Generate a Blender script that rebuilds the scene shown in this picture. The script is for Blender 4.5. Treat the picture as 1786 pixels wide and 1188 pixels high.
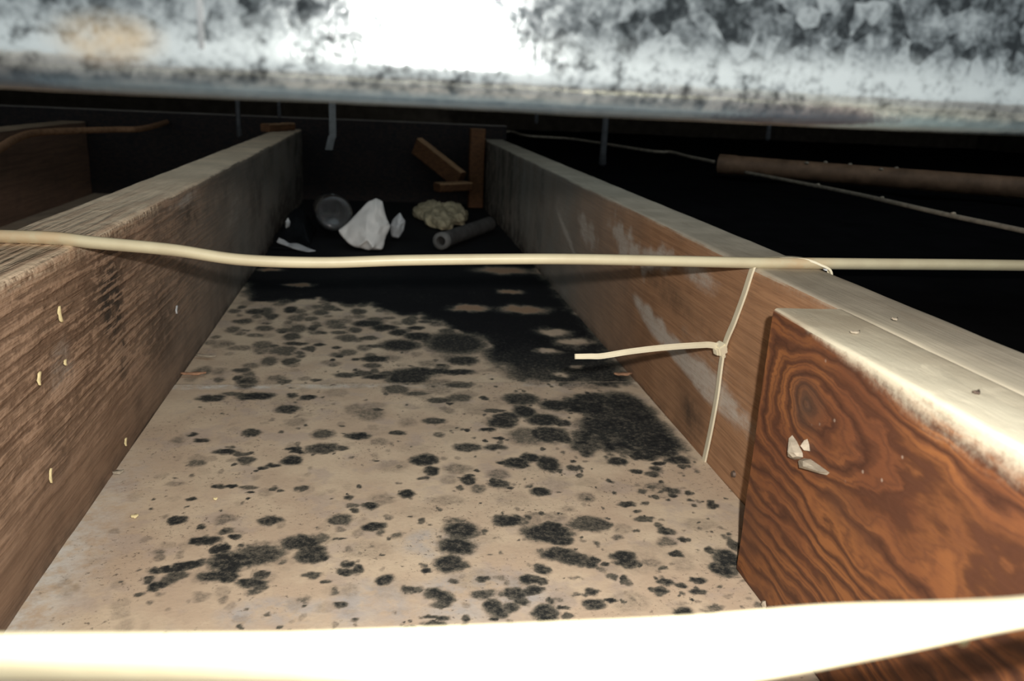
import bpy, bmesh, math, random
import numpy as np
from mathutils import Vector, Matrix

for o in list(bpy.data.objects):
    bpy.data.objects.remove(o, do_unlink=True)
scene = bpy.context.scene
col = scene.collection

# ------------------------------------------------------------------ camera
F_PX, YAW, PITCH, ROLL, CAM_Z = 1441.56, 0.165927, 0.287287, 0.049341, 0.224
cam_data = bpy.data.cameras.new('camera')
cam = bpy.data.objects.new('camera', cam_data)
col.objects.link(cam)
cy, sy, cp, sp = math.cos(YAW), math.sin(YAW), math.cos(PITCH), math.sin(PITCH)
fwd = Vector((sy*cp, cy*cp, -sp))
right0 = Vector((cy, -sy, 0))
up0 = right0.cross(fwd)
right = right0*math.cos(ROLL) + up0*math.sin(ROLL)
up = up0*math.cos(ROLL) - right0*math.sin(ROLL)
M = Matrix((right, up, -fwd)).transposed().to_4x4()
M.translation = (0, 0, CAM_Z)
cam.matrix_world = M
cam_data.sensor_width = 36.0
cam_data.lens = 36.0*F_PX/1786.0
cam_data.clip_start = 0.005
cam_data.dof.use_dof = True
cam_data.dof.focus_distance = 0.44
cam_data.dof.aperture_fstop = 17.0
scene.camera = cam

# ------------------------------------------------------------------ world + flash
world = bpy.data.worlds.new('world')
scene.world = world
world.use_nodes = True
world.node_tree.nodes['Background'].inputs[0].default_value = (0.80, 0.93, 1.0, 1)   # even cool fill light added to lift the shadows
world.node_tree.nodes['Background'].inputs[1].default_value = 0.60

FLASH = (0.019, 0.0, 0.2465)           # the phone's flash, up and right of its lens
fl = bpy.data.lights.new('phone_flash', 'SPOT')
fl.energy = 12.2
fl.spot_size = math.radians(125)
fl.spot_blend = 1.0
fl.color = (1.0, 0.955, 0.90)
fl.shadow_soft_size = 0.0035
flo = bpy.data.objects.new('phone_flash', fl)
flo.location = FLASH
flo.rotation_euler = M.to_euler()
col.objects.link(flo)

scene.view_settings.view_transform = 'Standard'
scene.view_settings.look = 'None'
scene.view_settings.gamma = 1.0
scene.view_settings.use_curve_mapping = False
scene.view_settings.exposure = 0.0

# ------------------------------------------------------------------ numbers of the place
XL, XR, XS = -0.155, 0.2125, 0.1774      # inner faces: left joist, right joist, short board
HL, HR = 0.14, 0.136                     # joist tops
TL, TR = 0.046, 0.042                    # joist thicknesses
BASE = -0.0127                           # underside of the gypsum panels
Y0, Y1 = -0.20, 1.76                     # the bay from behind the camera to its end
SEAM = 0.628
rng = np.random.default_rng(7)
random.seed(7)

# ------------------------------------------------------------------ helpers
def vnoise(x, y, seed=0):
    """smooth 2-D value noise in 0..1"""
    r = np.random.default_rng(seed).random((256, 256))
    xi = np.floor(x).astype(int); yi = np.floor(y).astype(int)
    fx = x-xi; fy = y-yi
    fx = fx*fx*(3-2*fx); fy = fy*fy*(3-2*fy)
    a = r[xi % 256, yi % 256]; b = r[(xi+1) % 256, yi % 256]
    c = r[xi % 256, (yi+1) % 256]; d = r[(xi+1) % 256, (yi+1) % 256]
    return (a*(1-fx)+b*fx)*(1-fy) + (c*(1-fx)+d*fx)*fy

def fbm(x, y, seed=0, n=3):
    t = 0; a = 1.0; s = 0
    for i in range(n):
        t = t + a*vnoise(x*2**i, y*2**i, seed+i); s += a; a *= .5
    return t/s

def mesh_obj(name, verts, faces, mat, parent=None, origin=None, smooth=True, attrs=None):
    verts = np.asarray(verts, float)
    if origin is None:
        if parent is not None:
            origin = Vector(parent.matrix_world.translation) if False else Vector(parent['_o'])
        else:
            lo, hi = verts.min(0), verts.max(0)
            origin = Vector(((lo[0]+hi[0])/2, (lo[1]+hi[1])/2, lo[2]))
    else:
        origin = Vector(origin)
    me = bpy.data.meshes.new(name)
    me.from_pydata([], [], []) if False else None
    v = verts - np.array(origin)
    me.from_pydata(v.tolist(), [], [list(map(int, f)) for f in faces])
    me.update()
    if attrs:
        for k, a in attrs.items():
            at = me.attributes.new(k, 'FLOAT', 'POINT')
            at.data.foreach_set('value', np.asarray(a, np.float32))
    if smooth:
        me.polygons.foreach_set('use_smooth', [True]*len(me.polygons))
    me.materials.append(mat)
    o = bpy.data.objects.new(name, me)
    col.objects.link(o)
    if parent is not None:
        o.parent = parent
        o.location = origin - Vector(parent['_o'])
    else:
        o.location = origin
        o['_o'] = tuple(origin)
    return o

def empty(name, loc):
    o = bpy.data.objects.new(name, None)
    o.empty_display_size = 0.02
    o.location = loc
    o['_o'] = tuple(loc)
    col.objects.link(o)
    return o

def tag(o, label, cat, group=None):
    o['label'] = label
    o['category'] = cat
    if group: o['group'] = group
    return o

def structure(o, label=None):
    o['kind'] = 'structure'
    if label: o['label'] = label
    return o

def sharp(o, deg=35):
    """split shading at hard corners"""
    m = o.modifiers.new('split', 'EDGE_SPLIT'); m.split_angle = math.radians(deg)
    return o

def box_bm(x0, x1, y0, y1, z0, z1, bev=0.0):
    bm = bmesh.new()
    bmesh.ops.create_cube(bm, size=1)
    for v in bm.verts:
        v.co = Vector((x0+(v.co.x+.5)*(x1-x0), y0+(v.co.y+.5)*(y1-y0), z0+(v.co.z+.5)*(z1-z0)))
    if bev: bmesh.ops.bevel(bm, geom=bm.edges[:], offset=bev, segments=2, affect='EDGES')
    return bm

def bm_obj(name, bm, mat, parent=None, origin=None, smooth=False):
    bm.verts.ensure_lookup_table(); bm.verts.index_update()
    V = [tuple(v.co) for v in bm.verts]
    Fc = [[v.index for v in f.verts] for f in bm.faces]
    bm.free()
    return mesh_obj(name, V, Fc, mat, parent, origin, smooth)

def catmull(pts, n=12):
    pts = [np.array(p, float) for p in pts]
    P = [2*pts[0]-pts[1]] + pts + [2*pts[-1]-pts[-2]]
    out = []
    for i in range(1, len(P)-2):
        for k in range(n):
            t = k/n
            p0, p1, p2, p3 = P[i-1], P[i], P[i+1], P[i+2]
            out.append(.5*((2*p1)+(-p0+p2)*t+(2*p0-5*p1+4*p2-p3)*t*t+(-p0+3*p1-3*p2+p3)*t**3))
    out.append(pts[-1])
    return np.array(out)

def sweep(path, prof_fn, upv=(0, 0, 1), cap=True):
    """prof_fn(i, t) -> (k,2) profile in (side, up); returns verts, faces"""
    path = np.asarray(path); n = len(path)
    V = []; k = None
    for i in range(n):
        t = path[min(i+1, n-1)]-path[max(i-1, 0)]; t = t/np.linalg.norm(t)
        s = np.cross(t, np.array(upv, float)); s /= np.linalg.norm(s)
        u = np.cross(s, t)
        pr = np.asarray(prof_fn(i, i/(n-1))); k = len(pr)
        V.append(path[i] + pr[:, :1]*s + pr[:, 1:]*u)
    V = np.concatenate(V)
    Fc = []
    for i in range(n-1):
        for j in range(k):
            a = i*k+j; b = i*k+(j+1) % k
            Fc.append((a, b, b+k, a+k))
    if cap:
        Fc.append(tuple(range(k))[::-1]); Fc.append(tuple(range((n-1)*k, n*k)))
    return V, Fc

def oval(a, b, n=20, rot=0.0, p=2.0):
    th = np.linspace(0, 2*math.pi, n, endpoint=False)
    x = a*np.sign(np.cos(th))*np.abs(np.cos(th))**(2/p); y = b*np.sign(np.sin(th))*np.abs(np.sin(th))**(2/p)
    c, s = math.cos(rot), math.sin(rot)
    return np.stack([x*c-y*s, x*s+y*c], 1)

# ------------------------------------------------------------------ node helpers
class NT:
    def __init__(self, name):
        self.m = bpy.data.materials.new(name); self.m.use_nodes = True
        self.t = self.m.node_tree; self.t.nodes.clear()
        self.out = self.t.nodes.new('ShaderNodeOutputMaterial')
        self.b = self.t.nodes.new('ShaderNodeBsdfPrincipled')
        self.t.links.new(self.b.outputs[0], self.out.inputs[0])
        self.obj = self.n('ShaderNodeTexCoord').outputs['Object']
    def n(self, t, **kw):
        nd = self.t.nodes.new(t)
        for k, v in kw.items(): setattr(nd, k, v)
        return nd
    def put(self, sock, v):
        if hasattr(v, 'is_output'): self.t.links.new(v, sock)
        elif isinstance(v, (tuple, list)) and len(v) == 3 and sock.type == 'RGBA': sock.default_value = (*v, 1)
        else: sock.default_value = v
    def bsdf(self, **kw):
        for k, v in kw.items(): self.put(self.b.inputs[k.replace('_', ' ')], v)
        return self.m
    def map(self, scale=(1, 1, 1), rot=(0, 0, 0), loc=(0, 0, 0), vec=None):
        m = self.n('ShaderNodeMapping')
        self.put(m.inputs[0], vec or self.obj)
        m.inputs['Location'].default_value = loc; m.inputs['Rotation'].default_value = rot; m.inputs['Scale'].default_value = scale
        return m.outputs[0]
    def noise(self, scale, detail=4, rough=.55, vec=None, dist=0.0):
        m = self.n('ShaderNodeTexNoise')
        self.put(m.inputs['Vector'], vec or self.obj)
        m.inputs['Scale'].default_value = scale; m.inputs['Detail'].default_value = detail
        m.inputs['Roughness'].default_value = rough; m.inputs['Distortion'].default_value = dist
        return m.outputs['Fac']
    def voro(self, scale, vec=None, feature='F1', out='Distance', rnd=1.0):
        m = self.n('ShaderNodeTexVoronoi', feature=feature)
        self.put(m.inputs['Vector'], vec or self.obj); m.inputs['Scale'].default_value = scale
        m.inputs['Randomness'].default_value = rnd
        return m.outputs[out]
    def ramp(self, v, stops, interp='LINEAR'):
        r = self.n('ShaderNodeValToRGB'); r.color_ramp.interpolation = interp
        e = r.color_ramp.elements
        while len(e) > 2: e.remove(e[-1])
        for i, (p, c) in enumerate(stops):
            if i > 1: e.new(p)
            e[i].position = p
            e[i].color = (*c, 1) if isinstance(c, (tuple, list)) else (c, c, c, 1)
        self.put(r.inputs[0], v)
        return r.outputs[0]
    def mix(self, f, a, b, mode='MIX'):
        m = self.n('ShaderNodeMix', data_type='RGBA', blend_type=mode)
        m.clamp_result = False
        self.put(m.inputs[0], f); self.put(m.inputs[6], a); self.put(m.inputs[7], b)
        return m.outputs[2]
    def math(self, op, a, b=0.0, c=None):
        m = self.n('ShaderNodeMath', operation=op)
        self.put(m.inputs[0], a); self.put(m.inputs[1], b)
        if c is not None: self.put(m.inputs[2], c)
        return m.outputs[0]
    def step(self, v, lo, hi):
        m = self.n('ShaderNodeMapRange', interpolation_type='SMOOTHSTEP')
        self.put(m.inputs['Value'], v); m.inputs['From Min'].default_value = lo; m.inputs['From Max'].default_value = hi
        return m.outputs[0]
    def attr(self, name):
        return self.n('ShaderNodeAttribute', attribute_name=name, attribute_type='GEOMETRY').outputs['Fac']
    def up(self):
        g = self.n('ShaderNodeNewGeometry'); s = self.n('ShaderNodeSeparateXYZ')
        self.put(s.inputs[0], g.outputs['True Normal']); return s.outputs[2]
    def bump(self, h, strength=.3, dist=.001, prev=None):
        b = self.n('ShaderNodeBump'); b.inputs['Strength'].default_value = strength; b.inputs['Distance'].default_value = dist
        self.put(b.inputs['Height'], h)
        if prev is not None: self.put(b.inputs['Normal'], prev)
        return b.outputs[0]

def simple(name, colr, rough=.6, spec=.3, var=.15, scale=60, metallic=0.0, bump=0.0):
    N = NT(name)
    n = N.noise(scale, 5)
    c = N.mix(N.ramp(n, [(.3, 0.0), (.7, 1.0)]), tuple(x*(1-var) for x in colr), tuple(min(1, x*(1+var)) for x in colr))
    kw = dict(Base_Color=c, Roughness=rough, Metallic=metallic)
    kw['Specular_IOR_Level'] = spec
    if bump: kw['Normal'] = N.bump(n, .5, bump)
    return N.bsdf(**kw)

# ------------------------------------------------------------------ materials
def mat_drywall():
    N = NT('mouldy_gypsum_paper')
    mo, wash, pale, rust = N.attr('mould'), N.attr('wash'), N.attr('pale'), N.attr('rust')
    blotch = N.noise(28, 5, .6); fine = N.noise(420, 4, .6); mid = N.noise(120, 5, .65)
    base = N.mix(N.step(blotch, .35, .68), (.525, .40, .285), (.625, .50, .355))
    base = N.mix(N.math('MULTIPLY', N.step(N.noise(45, 3, .6, N.map(loc=(3, 1, 0))), .52, .66), .45), base, (.42, .34, .29))
    base = N.mix(N.math('MULTIPLY', wash, N.step(mid, .3, .6)), base, (.40, .385, .375))
    base = N.mix(N.math('MULTIPLY', pale, N.step(mid, .3, .65)), base, (.68, .66, .60))
    # pale ring-shaped blisters
    base = N.mix(N.math('MULTIPLY', rust, .9), base, (.34, .21, .125))
    base = N.mix(N.math('MULTIPLY', N.math('SUBTRACT', fine, .5), .8), base, (.25, .2, .16))
    # tiny peppering
    pep = N.math('MULTIPLY', N.step(N.noise(380, 4, .75), .57, .66), N.step(N.noise(24, 4, .65, N.map(loc=(5, 2, 0))), .45, .60))
    base = N.mix(N.math('MULTIPLY', pep, .85), base, (.13, .105, .08))
    # the mould itself: grainy, olive towards each colony's rim, dark at its core
    nz = N.math('ADD', N.math('MULTIPLY', N.noise(300, 5, .75), 1.7), N.math('MULTIPLY', N.noise(900, 3, .7), .8))
    v = N.math('MULTIPLY', mo, N.math('SUBTRACT', nz, .25))
    f1 = N.step(v, .06, .42)
    c = N.mix(N.math('MULTIPLY', f1, .6), base, (.27, .215, .16))
    f2 = N.step(v, .30, .68)
    c = N.mix(N.math('MULTIPLY', f2, .93), c, N.mix(N.noise(160, 4, .6), (.075, .072, .058), (.14, .125, .096)))
    f3 = N.step(v, .62, 1.05)
    c = N.mix(N.math('MULTIPLY', f3, .94), c, (.020, .022, .022))
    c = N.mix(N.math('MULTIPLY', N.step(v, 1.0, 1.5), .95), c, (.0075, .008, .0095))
    nrm = N.bump(N.math('ADD', N.math('MULTIPLY', mid, .6), fine), .25, .0006)
    return N.bsdf(Base_Color=c, Roughness=.85, Specular_IOR_Level=.15, Normal=nrm)

def mat_wood(name, a, b, c, ridge=0.0, dustc=(.46, .39, .29), gray=None, zs=260, dust_edge=None, spec=.2, streak=.45):
    """a light wood, b dark wood, c deep tone; grain runs along Y"""
    N = NT(name)
    g1 = N.noise(1, 5, .6, N.map((zs*.45, 9, zs)), .3)
    g2 = N.noise(1, 4, .6, N.map((zs*1.6, 40, zs*2.2)))
    big = N.noise(14, 4, .6)
    col_ = N.mix(N.step(g1, .36, .66), a, b)
    col_ = N.mix(N.math('MULTIPLY', N.step(g2, .45, .7), .5), col_, c)
    col_ = N.mix(N.math('MULTIPLY', N.step(big, .48, .72), .55), col_, c)
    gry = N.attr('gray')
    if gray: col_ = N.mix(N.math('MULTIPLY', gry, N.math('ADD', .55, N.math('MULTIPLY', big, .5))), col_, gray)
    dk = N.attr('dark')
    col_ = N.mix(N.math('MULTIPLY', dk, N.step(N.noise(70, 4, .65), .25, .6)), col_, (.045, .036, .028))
    sm = N.attr('smear')
    sn = N.math('ADD', N.math('MULTIPLY', N.noise(1, 5, .7, N.map((200, 45, 240), rot=(.12, 0, 0))), .8), N.math('MULTIPLY', N.noise(300, 3, .7), .45))
    col_ = N.mix(N.math('MULTIPLY', N.step(N.math('MULTIPLY', sm, N.math('ADD', .1, sn)), .24, .80), .85), col_, (.52, .46, .39))
    dust = N.math('ADD', N.step(N.up(), .35, .8), N.math('MULTIPLY', N.attr('edge'), N.step(N.noise(260, 4, .7), .35, .62)))
    dust = N.math('MINIMUM', dust, 1.0)
    dcol = N.mix(N.step(N.noise(22, 4, .6), .4, .65), dustc, tuple(x*1.25 for x in dustc))
    dcol = N.mix(N.math('MULTIPLY', N.step(N.noise(1, 5, .6, N.map((120, 14, 60))), .5, .75), streak), dcol, (.30, .235, .165))
    dcol = N.mix(N.math('MULTIPLY', N.attr('cream'), 1.0), dcol, (.70, .63, .47))
    col_ = N.mix(N.math('MULTIPLY', dust, .94), col_, dcol)
    h = N.math('ADD', N.math('MULTIPLY', g1, 1.0), N.math('MULTIPLY', g2, .35))
    nrm = N.bump(h, .35, .0012)
    if ridge:
        rw = N.noise(1, 3, .5, N.map((260, 13, 330), rot=(-.05, 0, 0)), .15)
        bead = N.noise(1, 3, .55, N.map((200, 110, 260)))
        rh = N.math('MULTIPLY', N.math('ADD', rw, N.math('MULTIPLY', bead, .45)), N.attr('ridge'))
        nrm = N.bump(rh, 1.0, ridge, nrm)
        pk = N.math('MULTIPLY', N.step(N.math('ADD', rw, N.math('MULTIPLY', N.math('SUBTRACT', bead, .5), .5)), .47, .60), N.attr('ridge'))
        col_ = N.mix(N.math('MULTIPLY', pk, .62), col_, tuple(min(1, x*1.75+.02) for x in a))
    return N.bsdf(Base_Color=col_, Roughness=.75, Specular_IOR_Level=spec, Normal=nrm)

def mat_knotty():
    N = NT('stained_knotty_pine')
    ph = N.attr('grain'); kn = N.attr('knot')
    ph = N.math('ADD', ph, N.math('MULTIPLY', N.noise(1, 4, .6, N.map((80, 30, 90))), 1.5))
    fr = N.math('FRACT', ph)
    band = N.ramp(fr, [(0.0, 1.0), (.12, .75), (.38, .05), (.72, .02), (.88, .8), (1.0, 1.0)])
    fr2 = N.math('FRACT', N.math('MULTIPLY', ph, 2.6))
    fineb = N.ramp(fr2, [(0.0, 1.0), (.3, .1), (.7, 0.0), (1.0, 1.0)])
    band = N.math('MULTIPLY', band, N.step(N.noise(1, 4, .6, N.map((30, 10, 30))), .10, .42))
    warm = N.mix(N.step(N.noise(18, 4, .6), .35, .65), (.265, .102, .034), (.16, .057, .024))
    c = N.mix(N.math('MULTIPLY', band, .98), warm, (.058, .022, .012))
    c = N.mix(N.math('MULTIPLY', fineb, N.math('MULTIPLY', N.step(N.noise(30, 4, .6), .30, .52), .75)), c, (.10, .038, .019))
    lb = N.attr('dark')
    c = N.mix(N.math('MULTIPLY', lb, N.step(N.noise(40, 4, .6), .2, .75)), c, (.10, .042, .022))
    c = N.mix(N.math('MULTIPLY', kn, .75), c, (.075, .045, .03))
    fib = N.noise(1, 5, .65, N.map((500, 45, 700)))
    c = N.mix(N.math('MULTIPLY', N.step(fib, .5, .75), .3), c, (.12, .05, .026))
    spk = N.step(N.voro(110), .10, .05)
    c = N.mix(N.math('MULTIPLY', spk, N.math('MULTIPLY', N.step(N.noise(9, 2), .5, .6), .5)), c, (.45, .35, .27))
    dust = N.math('ADD', N.step(N.up(), .35, .8), N.math('MULTIPLY', N.attr('edge'), N.step(N.math('ADD', N.math('MULTIPLY', N.noise(190, 5, .75), .7), N.math('MULTIPLY', N.attr('edge'), .42)), .36, .78)))
    dust = N.math('MINIMUM', dust, 1.0)
    dcol = N.mix(N.step(N.noise(26, 4, .6), .4, .65), (.46, .39, .28), (.56, .49, .36))
    dcol = N.mix(N.attr('cream'), dcol, (.72, .655, .49))
    c = N.mix(N.math('MULTIPLY', dust, .95), c, dcol)
    nrm = N.bump(N.math('ADD', fib, N.math('MULTIPLY', band, .8)), .35, .0006)
    return N.bsdf(Base_Color=c, Roughness=.62, Specular_IOR_Level=.3, Normal=nrm)

def mat_galv():
    N = NT('galvanised_steel')
    sp = N.voro(260, N.map((1, 1, 1)), out='Color')
    spv = N.n('ShaderNodeSeparateColor'); N.put(spv.inputs[0], sp)
    n1 = N.noise(330, 5, .68); n2 = N.noise(40, 4, .6); n3 = N.noise(650, 3, .6)
    mott = N.math('ADD', N.math('MULTIPLY', n1, .75), N.math('MULTIPLY', N.math('ADD', spv.outputs[0], N.math('MULTIPLY', n2, .6)), .22))
    base = N.ramp(mott, [(.41, (.028, .032, .034)), (.48, (.075, .084, .087)), (.56, (.165, .18, .185)), (.68, (.34, .36, .36))])
    ox = N.attr('oxide')
    base = N.mix(N.math('MULTIPLY', ox, N.step(N.math('ADD', n1, N.math('MULTIPLY', n2, .5)), .5, .85)), base, (.46, .49, .485))
    base = N.mix(N.math('MULTIPLY', N.attr('rust'), N.step(n2, .35, .6)), base, (.50, .36, .20))
    base = N.mix(N.attr('lip_shade'), base, N.mix(n1, (.07, .115, .16), (.20, .28, .35)))  # downturned lip: its shade and cool reflection painted as dark blue-grey
    rough = N.ramp(n1, [(.3, .07), (.7, .12)])
    nrm = N.bump(N.math('ADD', n1, N.math('MULTIPLY', n3, .4)), .20, .0004)
    nrm = N.bump(n2, .2, .0010, nrm)
    met = N.math('SUBTRACT', .915, N.math('MULTIPLY', ox, .05))
    return N.bsdf(Base_Color=base, Metallic=met, Roughness=rough, Normal=nrm)

def mat_cable():
    N = NT('cream_cable_jacket')
    n = N.noise(60, 4)
    c = N.mix(N.step(n, .35, .7), (.52, .47, .315), (.475, .42, .28))
    c = N.mix(N.math('MULTIPLY', N.attr('dirt'), N.step(N.noise(150, 4, .6), .2, .6)), c, (.50, .37, .22))
    return N.bsdf(Base_Color=c, Roughness=.42, Specular_IOR_Level=.4, Normal=N.bump(N.noise(300, 3), .12, .0004))

def mat_clear():
    N = NT('clear_plastic')
    return N.bsdf(Base_Color=(.9, .92, .93), Roughness=.04, Transmission_Weight=.975, IOR=1.4)

M_DRY = mat_drywall()
M_LEFT = mat_wood('weathered_rough_sawn_joist', (.275, .178, .115), (.195, .120, .076), (.115, .072, .047), ridge=.0030, gray=(.23, .215, .185), dustc=(.70, .545, .38), streak=.2)
M_RIGHT = mat_wood('brown_fir_joist', (.39, .215, .115), (.30, .16, .085), (.20, .112, .064), gray=(.27, .26, .225), zs=420, dustc=(.42, .37, .285))
M_OLD = mat_wood('old_dark_wood', (.26, .14, .085), (.17, .09, .055), (.10, .056, .036), gray=(.14, .11, .09), dustc=(.40, .29, .19))
M_ORANGE = mat_wood('orange_old_wood', (.19, .085, .036), (.12, .055, .026), (.065, .032, .018), gray=(.08, .055, .04), dustc=(.42, .25, .13))
M_CROSS = mat_wood('near_black_cross_board', (.030, .020, .016), (.014, .012, .013), (.008, .008, .010), gray=(.012, .012, .014), dustc=(.16, .14, .12))  # wood tone set nearly black over the whole board
M_KNOT = mat_knotty()
M_GALV = mat_galv()
M_CABLE = mat_cable()
M_TIE = simple('natural_nylon', (.66, .60, .44), .4, .45, .05, 120)
M_CHIP = simple('pale_wood_fibre', (.33, .28, .21), .85, .1, .25, 300, bump=.0004)
M_CHIPB = simple('brown_wood_fibre', (.36, .20, .12), .85, .1, .3, 300, bump=.0004)
M_FLAKE = simple('pale_husk', (.66, .55, .30), .8, .15, .18, 500, bump=.0003)
M_PAPER = simple('white_crumpled_paper', (.84, .80, .745), .9, .1, .06, 40, bump=.001)
M_BLACK = simple('black_plastic_film', (.006, .007, .008), .45, .15, .4, 50)
M_CLEAR = mat_clear()
M_SCRAP = simple('milky_plastic', (.52, .53, .53), .35, .4, .15, 60)
M_CLUMP = simple('pale_matted_fibre', (.42, .36, .235), .95, .05, .3, 90, bump=.003)
M_TUBE = simple('grey_tube', (.085, .08, .075), .8, .1, .25, 60, bump=.0008)
M_RING = simple('grey_ring', (.16, .155, .145), .8, .1, .2, 60)
M_SEAM = simple('dull_seam', (.05, .054, .056), .75, .1, .3, 80)
M_ROD = simple('dark_rod', (.07, .07, .072), .6, .3, .3, 80, metallic=.3)
M_STEEL = simple('dull_steel', (.24, .245, .24), .5, .5, .2, 80, metallic=.6)
M_PIPE = simple('brown_pipe', (.19, .11, .065), .6, .25, .4, 40)
M_DUSTYW = simple('dusty_wire', (.24, .20, .15), .85, .1, .3, 120)
M_BROWNC = simple('brown_cloth_cable', (.28, .15, .08), .85, .1, .3, 120)
M_DARK = simple('black_bay_stand_in', (.0035, .0035, .004), .95, .02, .3, 30)
M_SLAB = simple('dark_lath', (.05, .038, .028), .9, .05, .3, 30)
M_DECK = simple('roof_deck_wood', (.12, .075, .045), .85, .1, .3, 12)
M_NAIL = simple('rusty_nail', (.12, .085, .065), .6, .4, .3, 300, metallic=.4)

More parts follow.
